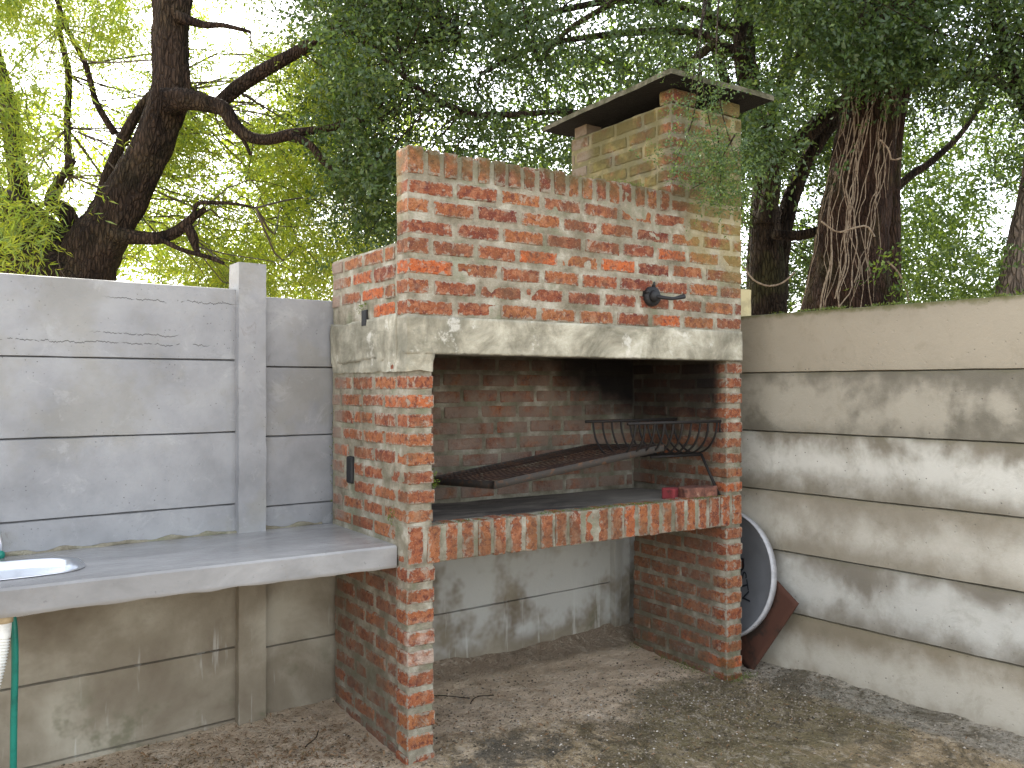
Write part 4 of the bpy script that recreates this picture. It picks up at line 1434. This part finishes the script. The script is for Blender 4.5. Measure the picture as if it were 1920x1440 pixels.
# flat rolled rim facing the viewer
V, F = [], []
for k in range(72):
    a = 2 * math.pi * k / 72
    for (r_, dx) in ((0.350, -0.006), (0.356, -0.012), (0.362, 0.004), (0.362, 0.030), (0.352, 0.030)):
        V.append((dx, r_ * math.cos(a), r_ * math.sin(a)))
for k in range(72):
    for j in range(5):
        F.append([k * 5 + j, ((k + 1) % 72) * 5 + j, ((k + 1) % 72) * 5 + (j + 1) % 5, k * 5 + (j + 1) % 5])
link('rim', mesh_np('rim', V, F, True), M_rim, dish)
fc = bpy.data.curves.new('lettering', 'FONT')
fc.body = 'DSTV'
fc.size = 0.105
fc.align_x = 'CENTER'
fc.align_y = 'CENTER'
fc.extrude = 0.0012
lo_ = bpy.data.objects.new('lettering', fc)
COL.objects.link(lo_)
bpy.context.view_layer.update()
me = bpy.data.meshes.new_from_object(lo_.evaluated_get(bpy.context.evaluated_depsgraph_get()))
bpy.data.objects.remove(lo_)
me.materials.clear()
# text plane: reading direction runs down the dish, glyph tops towards the rim at the front edge
for v in me.vertices:
    tx, ty, tz = v.co
    al, gu = tx - 0.10, ty * 0.8
    c20, s20 = math.cos(R(21)), math.sin(R(21))
    y_, z_ = -0.163 - gu * c20 - al * s20, -0.112 - al * c20 + gu * s20
    r2 = (y_ * y_ + z_ * z_) / 0.357 ** 2
    v.co = Vector((0.055 * (1 - min(r2, 1)) - 0.003 - tz * 0.5, y_, z_))
link('lettering', me, M_letter, dish)
dish.rotation_euler = (0, R(9), R(3))
sh = thing('rusty_sheet', 'rusty brown metal sheet wedged behind the grey satellite dish', 'sheet', (2.16, -0.02, 0.3))
V, F = box_grid(-0.004, 0.004, -0.115, 0.30, -0.31, 0.20, 0.03)
V[:, 0] += 0.02 * np.sin(V[:, 1] * 9) * 0.4
m_ = np.array(Matrix.Rotation(R(32), 3, 'X'))
V = V @ m_.T
link('plate', mesh_np('plate', V, F, True), M_rust, sh)
sh.rotation_euler = (0, R(6), R(3))

# moss and tiny weeds on ledges
def tufts(name, spots, label, mat):
    rg = np.random.default_rng(77)
    ps, ds, Ls = [], [], []
    for (x, y, z, rx, ry, rz, n_, l_) in spots:
        p = np.array([x, y, z]) + rg.normal(size=(n_, 3)) * [rx, ry, rz]
        d = rg.normal(size=(n_, 3)) * 0.7 + [0, -0.35, 0.7]
        d /= np.linalg.norm(d, axis=1)[:, None]
        ps.append(p)
        ds.append(d)
        Ls.append(np.full(n_, l_))
    p, d, L = np.concatenate(ps), np.concatenate(ds), np.concatenate(Ls)
    n_ = len(p)
    L = L * rg.uniform(0.5, 1.4, n_)
    s_ = np.cross(d, rg.normal(size=(n_, 3)))
    s_ /= np.linalg.norm(s_, axis=1)[:, None]
    w_ = (L * 0.4)[:, None]
    L = L[:, None]
    V = np.stack([p, p + d * L * .5 + s_ * w_ / 2, p + d * L, p + d * L * .5 - s_ * w_ / 2], 1).reshape(-1, 3)
    return link(name, mesh_np(name, V, np.arange(len(V)).reshape(-1, 4)), mat, kind='stuff', label=label)


M_moss = leaf_material('moss_green', [(0.05, 0.08, 0.015), (0.10, 0.15, 0.025), (0.16, 0.20, 0.04), (0.08, 0.09, 0.03)], 0.3)
sp_ = [(random.uniform(0.2, 1.85), random.uniform(0.0, 0.03), 0.972, 0.03, 0.012, 0.002, 40, 0.007) for _ in range(34)]
sp_ += [(random.uniform(0.0, 1.45), random.uniform(0.0, 0.1), 2.538, 0.03, 0.02, 0.004, 40, 0.010) for _ in range(26)]
sp_ += [(-0.004, 0.45, 1.905, 0.002, 0.03, 0.012, 60, 0.010), (-0.004, 0.80, 1.2, 0.002, 0.012, 0.15, 80, 0.009), (-0.003, 0.15, 1.0, 0.002, 0.02, 0.02, 50, 0.011), (0.135, 0.02, 1.15, 0.004, 0.012, 0.02, 50, 0.016)]
sp_ += [(1.99 + random.uniform(-0.12, 0.03), random.uniform(-0.05, 0.0), 0.01, 0.03, 0.02, 0.004, 40, 0.010) for _ in range(6)]
sp_ += [(1.83, random.uniform(0.0, 0.7), 0.012, 0.03, 0.03, 0.005, 40, 0.010) for _ in range(10)]
sp_ += [(*(RF0 + FY * random.uniform(-1.6, 0.5) + FX * 0.01)[:2], 1.957, 0.012, 0.03, 0.003, 50, 0.009) for _ in range(30)]
sp_ += [(XC + random.uniform(-0.1, 0.5), random.uniform(-0.1, 0.8), Z_C + 0.105 - 0.01, 0.05, 0.05, 0.003, 50, 0.012) for _ in range(14)]
tufts('moss', sp_, 'green moss and tiny weeds on the ledges and wall tops', M_moss)

# ------------------------------------------------------------------ trees
def leaf_quads(p, d, L, Wd, rg, curl=0.15):
    """p,d (n,3); kite-shaped leaves"""
    n_ = len(p)
    up_ = rg.normal(size=(n_, 3))
    s = np.cross(d, up_)
    s /= np.maximum(np.linalg.norm(s, axis=1)[:, None], 1e-6)
    nn = np.cross(s, d)
    L = L[:, None]
    Wd = Wd[:, None]
    a = p
    m1 = p + d * L * 0.45 + s * Wd * 0.5 + nn * L * curl * 0.4
    t = p + d * L - nn * L * curl
    m2 = p + d * L * 0.45 - s * Wd * 0.5 + nn * L * curl * 0.4
    V = np.stack([a, m1, t, m2], 1).reshape(-1, 3)
    return V


def foliage(centers, kind, rg, size=1.0):
    """sprays of twigs with leaves round every centre"""
    C_ = np.asarray(centers)
    n_ = len(C_)
    if kind == 'feather':
        T_, K_, LEN, L0, W0, droop, sp = 7, 15, 0.30, 0.080, 0.0115, 0.50, 0.11
    elif kind == 'small':
        T_, K_, LEN, L0, W0, droop, sp = 7, 12, 0.26, 0.036, 0.017, 0.15, 0.08
    elif kind == 'mid':
        T_, K_, LEN, L0, W0, droop, sp = 6, 11, 0.34, 0.062, 0.024, 0.25, 0.12
    else:
        T_, K_, LEN, L0, W0, droop, sp = 6, 9, 0.8, 0.14, 0.06, 0.2, 0.3
    LEN, L0, W0, sp = LEN * size, L0 * size, W0 * size, sp * size
    td = rg.normal(size=(n_, T_, 3))
    td[..., 2] *= 0.7
    td[..., 2] -= droop * 0.6
    td /= np.linalg.norm(td, axis=2)[..., None]
    tl = LEN * rg.uniform(0.5, 1.15, (n_, T_, 1, 1))
    k = (np.arange(K_) + 0.5)[None, None, :, None] / K_
    start = C_[:, None, None, :] + rg.normal(size=(n_, T_, 1, 3)) * sp
    pos = start + td[:, :, None, :] * tl * k
    pos = pos + np.array([0, 0, -1.0]) * droop * tl * k ** 2 * 0.5
    pos = pos + rg.normal(size=pos.shape) * 0.012 * size
    side = np.cross(td, rg.normal(size=td.shape))
    side /= np.linalg.norm(side, axis=2)[..., None]
    sg = np.where(np.arange(K_) % 2 == 0, 1.0, -1.0)[None, None, :, None]
    ld = td[:, :, None, :] * 0.7 + side[:, :, None, :] * sg * 0.8 + rg.normal(size=pos.shape) * 0.35
    ld[..., 2] -= droop * 0.6
    ld /= np.linalg.norm(ld, axis=3)[..., None]
    pos = pos.reshape(-1, 3)
    ld = ld.reshape(-1, 3)
    L = L0 * rg.uniform(0.6, 1.25, len(pos))
    Wd = W0 * rg.uniform(0.7, 1.25, len(pos))
    return leaf_quads(pos, ld, L, Wd, rg)


def region(n_, x0, x1, y0, y1, t0, t1, thr, ns, holes, seed, rg, edge=None):
    """clump centres over a stretch of the view at depths t0..t1, thinned by a clumpy field and by sky gaps"""
    out = []
    tries = 0
    while sum(len(o_) for o_ in out) < n_ and tries < 40:
        tries += 1
        m__ = n_ * 2
        x, y, t = rg.uniform(x0, x1, m__), rg.uniform(y0, y1, m__), rg.uniform(t0, t1, m__)
        f = fbm(np.stack([x / ns, y / ns, t * 0.35], 1), seed, 3)
        ok = f > thr
        for (hx, hy, hrx, hry) in holes:
            ok &= ((x - hx) / hrx) ** 2 + ((y - hy) / hry) ** 2 > rg.uniform(0.6, 1.1, m__)
        if edge is not None:
            ok &= edge(x, y, t)
        out.append(np.stack([x, y, t], 1)[ok])
    q = np.concatenate(out)[:n_]
    return CAM + q[:, 2:3] * DV + (q[:, 0:1] - 960) / FPX * q[:, 2:3] * RV + (725 - q[:, 1:2]) / FPX * q[:, 2:3] * UP


def crown(parent, loc, cents, kind, mat, seed, size=1.0, name='crown'):
    rg = np.random.default_rng(seed)
    V = foliage(cents, kind, rg, size) - np.array(loc)
    F = np.arange(len(V)).reshape(-1, 4)
    return link(name, mesh_np(name, V, F), mat, parent)


def px_path(nodes, t):
    """nodes (px,py,radius px[,depth])"""
    P_, r_ = [], []
    for nd in nodes:
        tt = nd[3] if len(nd) > 3 else t
        P_.append(at(nd[0], nd[1], tt))
        r_.append(nd[2] / FPX * tt)
    return P_, r_


def limb(parent, loc, nodes, t, mat, seed, name='limb', seg=10, rough=0.12, step=None):
    P_, r_ = px_path(nodes, t)
    V, F = tube(P_, r_, seg, rough, 9.0, seed, step)
    return link(name, mesh_np(name, V - np.array(loc), F, True), mat, parent)


def twigs_to(parent, loc, anchors, cents, n_, mat, seed, r0=0.012, name='twigs'):
    """thin branches from limb points to leaf clumps nearby"""
    rg = np.random.default_rng(seed)
    A = np.array(anchors)
    parts_ = []
    sel = rg.choice(len(cents), min(n_, len(cents)), replace=False)
    for i in sel:
        c_ = cents[i]
        d_ = np.linalg.norm(A - c_, axis=1) + rg.uniform(0, 0.5, len(A))
        a_ = A[np.argmin(d_)]
        ln = np.linalg.norm(c_ - a_)
        if ln < 0.25 or ln > 3.0:
            continue
        m1 = a_ + (c_ - a_) * 0.35 + rg.normal(size=3) * ln * 0.08 + [0, 0, 0.05 * ln]
        m2 = a_ + (c_ - a_) * 0.7 + rg.normal(size=3) * ln * 0.08 + [0, 0, 0.07 * ln]
        rr_ = r0 * min(1.0, ln / 1.2) * rg.uniform(0.5, 1.1)
        parts_.append(tube([a_, m1, m2, c_], [rr_, rr_ * 0.75, rr_ * 0.5, rr_ * 0.25], 5, step=ln / 8))
    V, F = join_vf(parts_)
    return link(name, mesh_np(name, V - np.array(loc), F, True), mat, parent)


# --- acacia behind the back fence, left
g_ = np.random.default_rng(5)
base = at(95, 1000, 6.6)
base[2] = 0
ac = thing('acacia_tree', 'big leaning rough-barked tree with feathery yellow-green leaves behind the grey fence', 'tree', tuple(base))
main = [(60, 1090, 84), (95, 800, 74), (128, 620, 64), (165, 500, 54), (208, 420, 44), (245, 350, 37), (279, 285, 33), (300, 230, 33), (318, 170, 35), (317, 110, 32), (318, 50, 31), (322, -10, 34), (336, -110, 38), (372, -260, 30), (420, -420, 20)]
limb(ac, base, main, 6.6, M_bark1, 3, 'trunk', 40, 0.16, 0.02)
L_ = {}
limbs = [
    ([(150, 530, 52), (105, 470, 44), (65, 425, 36), (20, 392, 30), (-60, 350, 26), (-180, 300, 20)], 6.7, 20),
    ([(150, 560, 50), (100, 520, 42), (40, 490, 38), (-40, 470, 34), (-150, 450, 30)], 6.5, 20),
    ([(310, 190, 26), (345, 186, 20), (385, 194, 17), (420, 206, 14), (440, 235, 12), (465, 256, 11), (500, 262, 10), (545, 252, 11), (575, 246, 8), (620, 240, 7), (660, 226, 6), (720, 228, 4)], 6.4, 12),
    ([(400, 204, 13), (440, 168, 14), (490, 135, 13), (560, 96, 12), (620, 60, 10), (690, 15, 8), (780, -50, 6)], 6.6, 12),
    ([(545, 256, 9), (580, 270, 7), (605, 300, 7), (625, 318, 5), (650, 332, 4)], 6.35, 8),
    ([(205, 440, 20), (260, 446, 13), (300, 446, 12), (335, 432, 11), (362, 408, 8), (386, 392, 5)], 6.5, 10),
    ([(362, 408, 4), (370, 383, 4), (400, 380, 3.5), (440, 382, 3), (480, 390, 2)], 6.45, 6),
    ([(352, 424, 9), (362, 445, 10), (366, 462, 7), (375, 480, 3)], 6.5, 8),
    ([(300, 448, 5), (340, 468, 4), (390, 482, 4), (420, 494, 3)], 6.45, 6),
    ([(170, 480, 22), (180, 420, 17), (192, 370, 14), (205, 320, 11), (230, 262, 11), (262, 205, 9), (300, 160, 8)], 7.4, 10),
    ([(215, 250, 7), (180, 190, 6), (160, 120, 5), (120, 40, 5), (90, -60, 4)], 7.6, 8),
    ([(140, 430, 16), (118, 395, 18), (95, 378, 12), (110, 340, 9), (140, 300, 5)], 6.9, 10),
    ([(60, 440, 16), (40, 380, 18), (30, 300, 17), (14, 200, 16), (-4, 120, 14), (-40, 20, 12), (-80, -90, 9)], 7.6, 12),
    ([(130, 330, 7), (126, 240, 6), (128, 140, 6), (112, 50, 5), (118, -60, 4)], 8.2, 8),
    ([(330, 30, 12), (380, 46, 7), (420, 48, 5), (470, 60, 3)], 6.5, 8),
    ([(430, 230, 5), (456, 262, 4), (470, 290, 3)], 6.4, 6),
    ([(322, -10, 22), (300, -80, 18), (240, -150, 12), (170, -200, 8)], 6.8, 10),
]
for k, (nd, t, sg_) in enumerate(limbs):
    limb(ac, base, nd, t, M_bark1, 20 + k, 'limb', sg_, 0.10, 0.02)
holes = [(105, 75, 26, 30), (245, 275, 36, 60), (405, 165, 50, 26), (520, 160, 60, 30), (455, 290, 22, 40), (250, 120, 22, 28), (60, 240, 30, 26), (95, 300, 30, 30), (310, 390, 40, 24),
         (120, 420, 34, 26), (390, 250, 26, 30), (530, 330, 26, 30), (275, 480, 28, 26), (470, 410, 30, 16), (600, 420, 34, 26), (180, 80, 18, 30), (40, 100, 18, 18), (560, 210, 30, 20), (355, 330, 20, 20)]
cA = region(1220, -260, 740, -260, 470, 7.2, 10.0, 0.07, 70, holes, 3, g_)
cB = region(300, 300, 690, 220, 560, 7.2, 10.5, 0.04, 60, holes, 8, g_)
cC = region(70, -80, 120, 60, 480, 5.9, 6.6, 0.12, 60, holes, 13, g_)
cD = region(26, 470, 660, 60, 330, 6.9, 7.6, 0.12, 60, holes, 15, g_)
cents = np.concatenate([cA, cB, cC, cD])
crown(ac, base, cents, 'feather', M_leafY, 71)
anch = []
for nd, t, _ in limbs:
    anch += px_path(nd, t)[0]
anch += px_path(main[5:], 6.6)[0]
twigs_to(ac, base, anch, cents, 300, M_twig, 4, 0.010)

# --- bright foliage mass far behind on the left
far_c = region(620, -420, 820, 180, 640, 11, 15, -0.16, 120, [(h[0], h[1], h[2] * .9, h[3] * .9) for h in holes], 21, g_)
far_c = np.concatenate([far_c, region(260, -1700, -420, 60, 640, 11, 15, -0.1, 120, [], 23, g_)])
V = foliage(far_c, 'big', np.random.default_rng(6), 0.62)
link('distant_foliage', mesh_np('distant_foliage', V, np.arange(len(V)).reshape(-1, 4)), M_leafY, kind='stuff', label='bright sunlit foliage far beyond the grey fence')

# --- dark small-leaved tree behind the barbecue
base = at(1452, 1000, 7.6)
base[2] = 0
dk = thing('dark_evergreen_tree', 'dark small-leaved tree with several thin stems just right of the chimney', 'tree', tuple(base))
dlimbs = [
    ([(1448, 1030, 44), (1442, 700, 40), (1440, 580, 36), (1438, 480, 32), (1436, 400, 24), (1434, 320, 20), (1422, 240, 17), (1408, 160, 15), (1400, 60, 13), (1390, -80, 10), (1380, -260, 6)], 7.6, 16),
    ([(1452, 560, 26), (1462, 470, 20), (1476, 400, 17), (1500, 330, 15), (1540, 255, 14), (1580, 215, 12), (1640, 180, 9)], 7.7, 12),
    ([(1436, 420, 18), (1450, 330, 15), (1456, 290, 13), (1500, 262, 18), (1540, 228, 16), (1580, 190, 12)], 7.5, 12),
    ([(1450, 440, 10), (1490, 442, 10), (1530, 434, 9), (1560, 420, 6)], 7.3, 8),
    ([(1420, 600, 16), (1414, 500, 14), (1418, 420, 12), (1428, 300, 11), (1452, 200, 10), (1476, 110, 9), (1500, 20, 8), (1540, -100, 6)], 8.4, 10),
    ([(1400, 110, 12), (1360, 90, 10), (1300, 60, 8), (1200, 60, 7), (1100, 70, 6), (1000, 90, 5), (900, 140, 4)], 6.6, 10),
    ([(1380, 60, 10), (1300, 20, 8), (1180, 0, 7), (1050, 20, 6), (950, 60, 5), (860, 75, 4)], 7.0, 10),
    ([(1340, 80, 8), (1180, 200, 7), (1040, 210, 6), (920, 215, 5), (870, 208, 5), (800, 176, 5), (762, 148, 5), (730, 118, 4), (680, 90, 3)], 6.2, 10),
    ([(762, 148, 4), (752, 110, 4), (745, 60, 3)], 6.2, 6),
    ([(1430, 300, 12), (1380, 200, 10), (1350, 120, 9), (1330, 40, 9), (1318, -40, 7), (1300, -160, 5)], 8.2, 10),
    ([(1470, 180, 9), (1510, 82, 8), (1560, 76, 8), (1600, 90, 6)], 8.0, 8),
    ([(1410, 200, 14), (1392, 130, 14), (1386, 60, 12), (1392, -20, 10), (1410, -150, 8)], 6.9, 10),
    ([(1300, -60, 10), (1220, -40, 8), (1140, 10, 6), (1060, 60, 5), (1010, 120, 4)], 6.0, 8),
]
for k, (nd, t, sg_) in enumerate(dlimbs):
    limb(dk, base, nd, t, M_bark2, 50 + k, 'trunk' if k == 0 else 'limb', sg_, 0.12, 0.025)
hd = [(705, 240, 45, 26), (600, 95, 40, 30), (668, 75, 30, 22), (860, 75, 34, 16), (790, 150, 34, 20), (830, 245, 40, 26), (980, 240, 18, 18), (1000, 180, 16, 14), (1010, 260, 14, 16),
      (1480, 110, 16, 28), (1496, 210, 12, 30), (1490, 380, 36, 30), (1400, 540, 16, 12), (1470, 30, 18, 16), (1340, 260, 0.1, 0.1), (770, 110, 26, 16), (720, 190, 26, 14),
      (1400, 440, 12, 30), (1530, 180, 18, 14), (930, 30, 14, 10), (1120, 130, 12, 12)]


def above_wall(x, y, t):
    """keep the crown clear of the barbecue itself"""
    pt = CAM[None] + t[:, None] * DV + ((x - 960) / FPX * t)[:, None] * RV + ((725 - y) / FPX * t)[:, None] * UP
    inside = (pt[:, 0] > -0.2) & (pt[:, 0] < 2.3) & (pt[:, 1] > -0.3) & (pt[:, 1] < 1.15) & (pt[:, 2] < 3.25)
    low = (pt[:, 1] < 1.1) & (pt[:, 2] < 2.9)
    return ~(inside | low)


dA = region(1450, 600, 1560, -280, 330, 5.2, 9.2, 0.0, 60, hd, 31, g_, above_wall)
dB = region(85, 600, 760, 262, 480, 5.9, 7.2, 0.02, 60, [(700, 240, 60, 28), (650, 440, 30, 30)], 33, g_, lambda x, y, t: (np.abs(x - 690) < 80 - np.abs(y - 370) * 0.35) & above_wall(x, y, t))
dC = region(430, 1390, 1640, -100, 600, 7.8, 10, 0.02, 55, hd, 35, g_)
dE = region(130, 560, 760, -100, 230, 5.8, 8.0, -0.02, 45, hd, 37, g_)
dents = np.concatenate([dA, dB, dC, dE])
crown(dk, base, dents, 'small', M_leafD, 72, 1.16)
danch = []
for nd, t, _ in dlimbs:
    danch += px_path(nd, t)[0]
twigs_to(dk, base, danch, dents, 320, M_bark2, 5, 0.010)
# sprays hanging in front of the chimney
sp_c = []
for (x, y, rx, ry, n_) in ((1300, 130, 50, 18, 10), (1330, 180, 34, 18, 9), (1270, 290, 26, 22, 12), (1340, 300, 46, 36, 30), (1385, 290, 24, 50, 16), (1350, 360, 36, 22, 18), (1310, 340, 30, 18, 8), (1290, 215, 20, 14, 5)):
    for _ in range(int(n_ * 0.62)):
        t_ = g_.uniform(4.12, 4.36)
        sp_c.append(at(x + g_.normal() * rx * 0.6, y + g_.normal() * ry * 0.6, t_))
sp_c = np.array(sp_c)
crown(dk, base, sp_c, 'small', leaf_material('grey_green_spray_leaf', [(0.045, 0.08, 0.04), (0.075, 0.125, 0.055), (0.11, 0.17, 0.05), (0.20, 0.27, 0.06)], 0.45), 73, 0.48, 'hanging_spray')
parts = []
for (a_, m1, e_) in (((1330, -60), (1312, 60), (1290, 210)), ((1340, -60), (1312, 100), (1345, 300)), ((1350, -40), (1345, 160), (1392, 340)), ((1312, 120), (1300, 220), (1268, 300)), ((1345, 240), (1350, 310), (1352, 384)), ((1380, 250), (1330, 330), (1300, 352))):
    parts.append(tube([at(*a_, 4.6 if a_[1] < 0 else 4.25), at(*m1, 4.3), at(*e_, 4.22)], [0.005, 0.0035, 0.0015], 5, step=0.05))
V, F = join_vf(parts)
link('hanging_twigs', mesh_np('hanging_twigs', V - np.array(base), F, True), M_bark2, dk)

# --- vine-clad big trunk on the right
base = at(1590, 1010, 6.9)
base[2] = 0
bt = thing('vine_clad_tree', 'thick reddish-brown trunk hung with dry vines beyond the right fence', 'tree', tuple(base))
main = [(1580, 980, 112), (1584, 700, 96), (1588, 580, 80), (1594, 500, 68), (1600, 420, 60), (1612, 340, 56), (1624, 260, 55), (1634, 180, 54), (1642, 110, 52), (1660, 0, 48), (1672, -140, 44), (1690, -320, 36)]
limb(bt, base, main, 6.9, M_bark3, 91, 'trunk', 44, 0.12, 0.02)
limb(bt, base, [(1662, 1000, 40), (1660, 620, 30), (1660, 520, 27), (1662, 430, 24), (1668, 330, 20), (1680, 220, 18), (1700, 120, 18), (1720, 20, 16), (1740, -140, 14)], 7.05, M_bark3, 92, 'trunk', 18, 0.10)
for k, (nd, t, sg_) in enumerate([
    ([(1690, 170, 16), (1740, 146, 11), (1800, 142, 10), (1860, 150, 9), (1900, 170, 8), (1960, 190, 6)], 7.2, 10),
    ([(1850, -60, 12), (1868, 20, 11), (1885, 90, 10), (1905, 160, 10), (1930, 230, 9)], 6.6, 10),
    ([(1620, 120, 22), (1560, 60, 14), (1500, -20, 11), (1440, -120, 8)], 7.4, 10),
    ([(1680, 60, 22), (1750, 0, 15), (1830, -80, 10)], 7.2, 10),
    ([(1640, 400, 9), (1700, 335, 8), (1750, 300, 7), (1810, 240, 5), (1860, 150, 4), (1880, 60, 3)], 8.6, 8),
]):
    limb(bt, base, nd, t, M_bark2, 100 + k, 'limb', sg_, 0.1, 0.025)
hr = [(1845, 110, 18, 30), (1850, 200, 18, 18), (1880, 440, 36, 22), (1830, 300, 16, 12), (1800, 400, 14, 10), (1720, 480, 8, 20), (1896, 370, 12, 26), (1790, 250, 12, 10), (1700, 300, 6, 10), (1780, 500, 30, 16)]
rA = region(620, 1420, 2080, -280, 190, 5.6, 8.6, -0.06, 60, hr, 41, g_)
rA2 = region(60, 1560, 1760, 30, 120, 5.8, 6.4, -0.2, 60, [], 45, g_)
rents = np.concatenate([rA, rA2])
crown(bt, base, rents, 'small', M_leafD, 74, 1.25)
twigs_to(bt, base, [at(x, y, t) for x, y, t in ((1660, 60, 6.9), (1740, 0, 7.2), (1800, 142, 7.2), (1880, 90, 6.6), (1560, 60, 7.4), (1660, -40, 6.9), (1860, -20, 6.6), (1900, 170, 7.2), (1500, -20, 7.4))], rents, 160, M_bark2, 8, 0.010)

# dry vines hanging down the big trunk
vn = thing('dry_vine', 'tangle of bare pale vine stems hanging down the thick reddish trunk', 'vine', tuple(at(1600, 700, 6.4)))
vb = np.array(vn.location)
gv = np.random.default_rng(9)


def trunk_x(y):
    ys = [m[1] for m in main][::-1]
    return np.interp(y, ys, [m[0] for m in main][::-1]), np.interp(y, ys, [m[2] for m in main][::-1])


for k in range(26):
    u = gv.uniform(-0.95, 0.95)
    y0_, y1_ = gv.uniform(90, 240), gv.uniform(500, 680)
    pts, rad = [], []
    ph, am, dr_ = gv.uniform(0, 6), gv.uniform(3, 14), gv.uniform(-0.6, 0.6)
    nk = 16
    th = gv.choice([0.6, 0.75, 0.95, 1.5], p=[.35, .3, .25, .1])
    for i in range(nk):
        s_ = i / (nk - 1)
        y = y0_ + (y1_ - y0_) * s_
        tx, tr = trunk_x(y)
        uu = max(-1.0, min(1.0, u + dr_ * s_ + 0.13 * math.sin(ph + s_ * 8) + gv.normal() * 0.045))
        depth = 6.9 - (math.sqrt(max(0.02, 1 - uu * uu)) * tr * 1.30 + 9) / FPX * 6.9
        pts.append(at(tx + uu * tr * 1.08, y, depth) - vb)
        rad.append(th / FPX * 6.9 * (0.8 + 0.4 * gv.random()))
    V, F = tube(pts, rad, 6, step=0.06)
    link('stem', mesh_np('stem', V, F, True), M_vine, vn)
# one loop of vine across the trunk foot and loose shoots
for pts_ in ([(1540, 415, 6.4), (1570, 435, 6.35), (1600, 428, 6.3), (1625, 424, 6.3), (1640, 444, 6.3)], [(1395, 500, 6.6), (1412, 524, 6.55), (1440, 536, 6.5), (1468, 530, 6.5), (1490, 510, 6.5)],
             [(1664, 490, 6.2), (1684, 510, 6.2), (1698, 540, 6.2), (1704, 565, 6.2)], [(1650, 262, 6.3), (1666, 280, 6.3), (1672, 300, 6.3), (1690, 296, 6.3)], [(1560, 470, 6.3), (1556, 500, 6.3), (1540, 560, 6.3), (1536, 640, 6.3)]):
    V, F = tube([at(*p_) - vb for p_ in pts_], [0.007] * len(pts_), 6, step=0.04)
    link('stem', mesh_np('stem', V, F, True), M_vine, vn)

# --- tree at the right edge
base = at(1925, 1020, 6.2)
base[2] = 0
et = thing('pale_trunked_tree', 'slanting pale trunk at the right edge beyond the bare concrete fence', 'tree', tuple(base))
limb(et, base, [(1880, 980, 46), (1893, 620, 34), (1902, 520, 26), (1918, 430, 22), (1936, 340, 20), (1950, 220, 18), (1975, 60, 15), (2010, -100, 10)], 6.2, bark_material('grey_tan_bark', (0.09, 0.07, 0.055), (0.26, 0.20, 0.15), 0.1), 120, 'trunk', 24, 0.12)
eA = region(120, 1880, 2200, -200, 330, 5.8, 7.5, -0.05, 60, [], 47, g_)
crown(et, base, eA, 'small', M_leafD, 75, 1.1)

# --- broadleaf thicket beyond the right fence
tc = region(900, 1560, 2150, 120, 640, 9.0, 13.5, -0.10, 55, hr + hd, 51, g_)
V = foliage(tc, 'mid', np.random.default_rng(16), 1.15)
link('thicket', mesh_np('thicket', V, np.arange(len(V)).reshape(-1, 4)), M_leafM, kind='stuff', label='sunlit leafy thicket beyond the right fence')
tc = region(560, 700, 1750, -60, 640, 10.5, 15, 0.0, 80, hd + hr, 53, g_)
V = foliage(tc, 'mid', np.random.default_rng(17), 1.5)
link('woodland_foliage', mesh_np('woodland_foliage', V, np.arange(len(V)).reshape(-1, 4)), M_leafM, kind='stuff', label='green woodland far behind the barbecue')
# low bright shrubs just past the right fence
sh_c = region(70, 1690, 1960, 470, 600, 5.8, 7.5, -0.2, 50, [], 55, g_)
sb = thing('low_shrub', 'bright green low shrub peeping over the right fence', 'shrub', tuple(at(1800, 700, 6.8)))
crown(sb, tuple(sb.location), sh_c, 'mid', M_leafM, 76, 0.7, 'leaves')

# fallen twigs on the yard
for k, (x, y, a_, l_) in enumerate(((0.55, 0.42, 0.3, 0.16), (0.42, 0.60, -0.6, 0.20), (-0.3, 0.35, 0.9, 0.18))):
    z_ = 0.014
    pts = [(x + math.cos(a_) * l_ * s_, y + math.sin(a_) * l_ * s_ + 0.02 * math.sin(s_ * 5 + k), z_ + 0.012 * math.sin(s_ * 3)) for s_ in np.linspace(0, 1, 7)]
    V, F = tube(pts, [0.0026] * 7, 6, step=0.02)
    link('fallen_twig', mesh_np('fallen_twig', V, F, True), M_bark2,
         label=('thin dark twig on the sand under the hearth', 'crooked twig by the fence foot under the hearth', 'dry twig on the leaf litter below the counter')[k], category='twig')
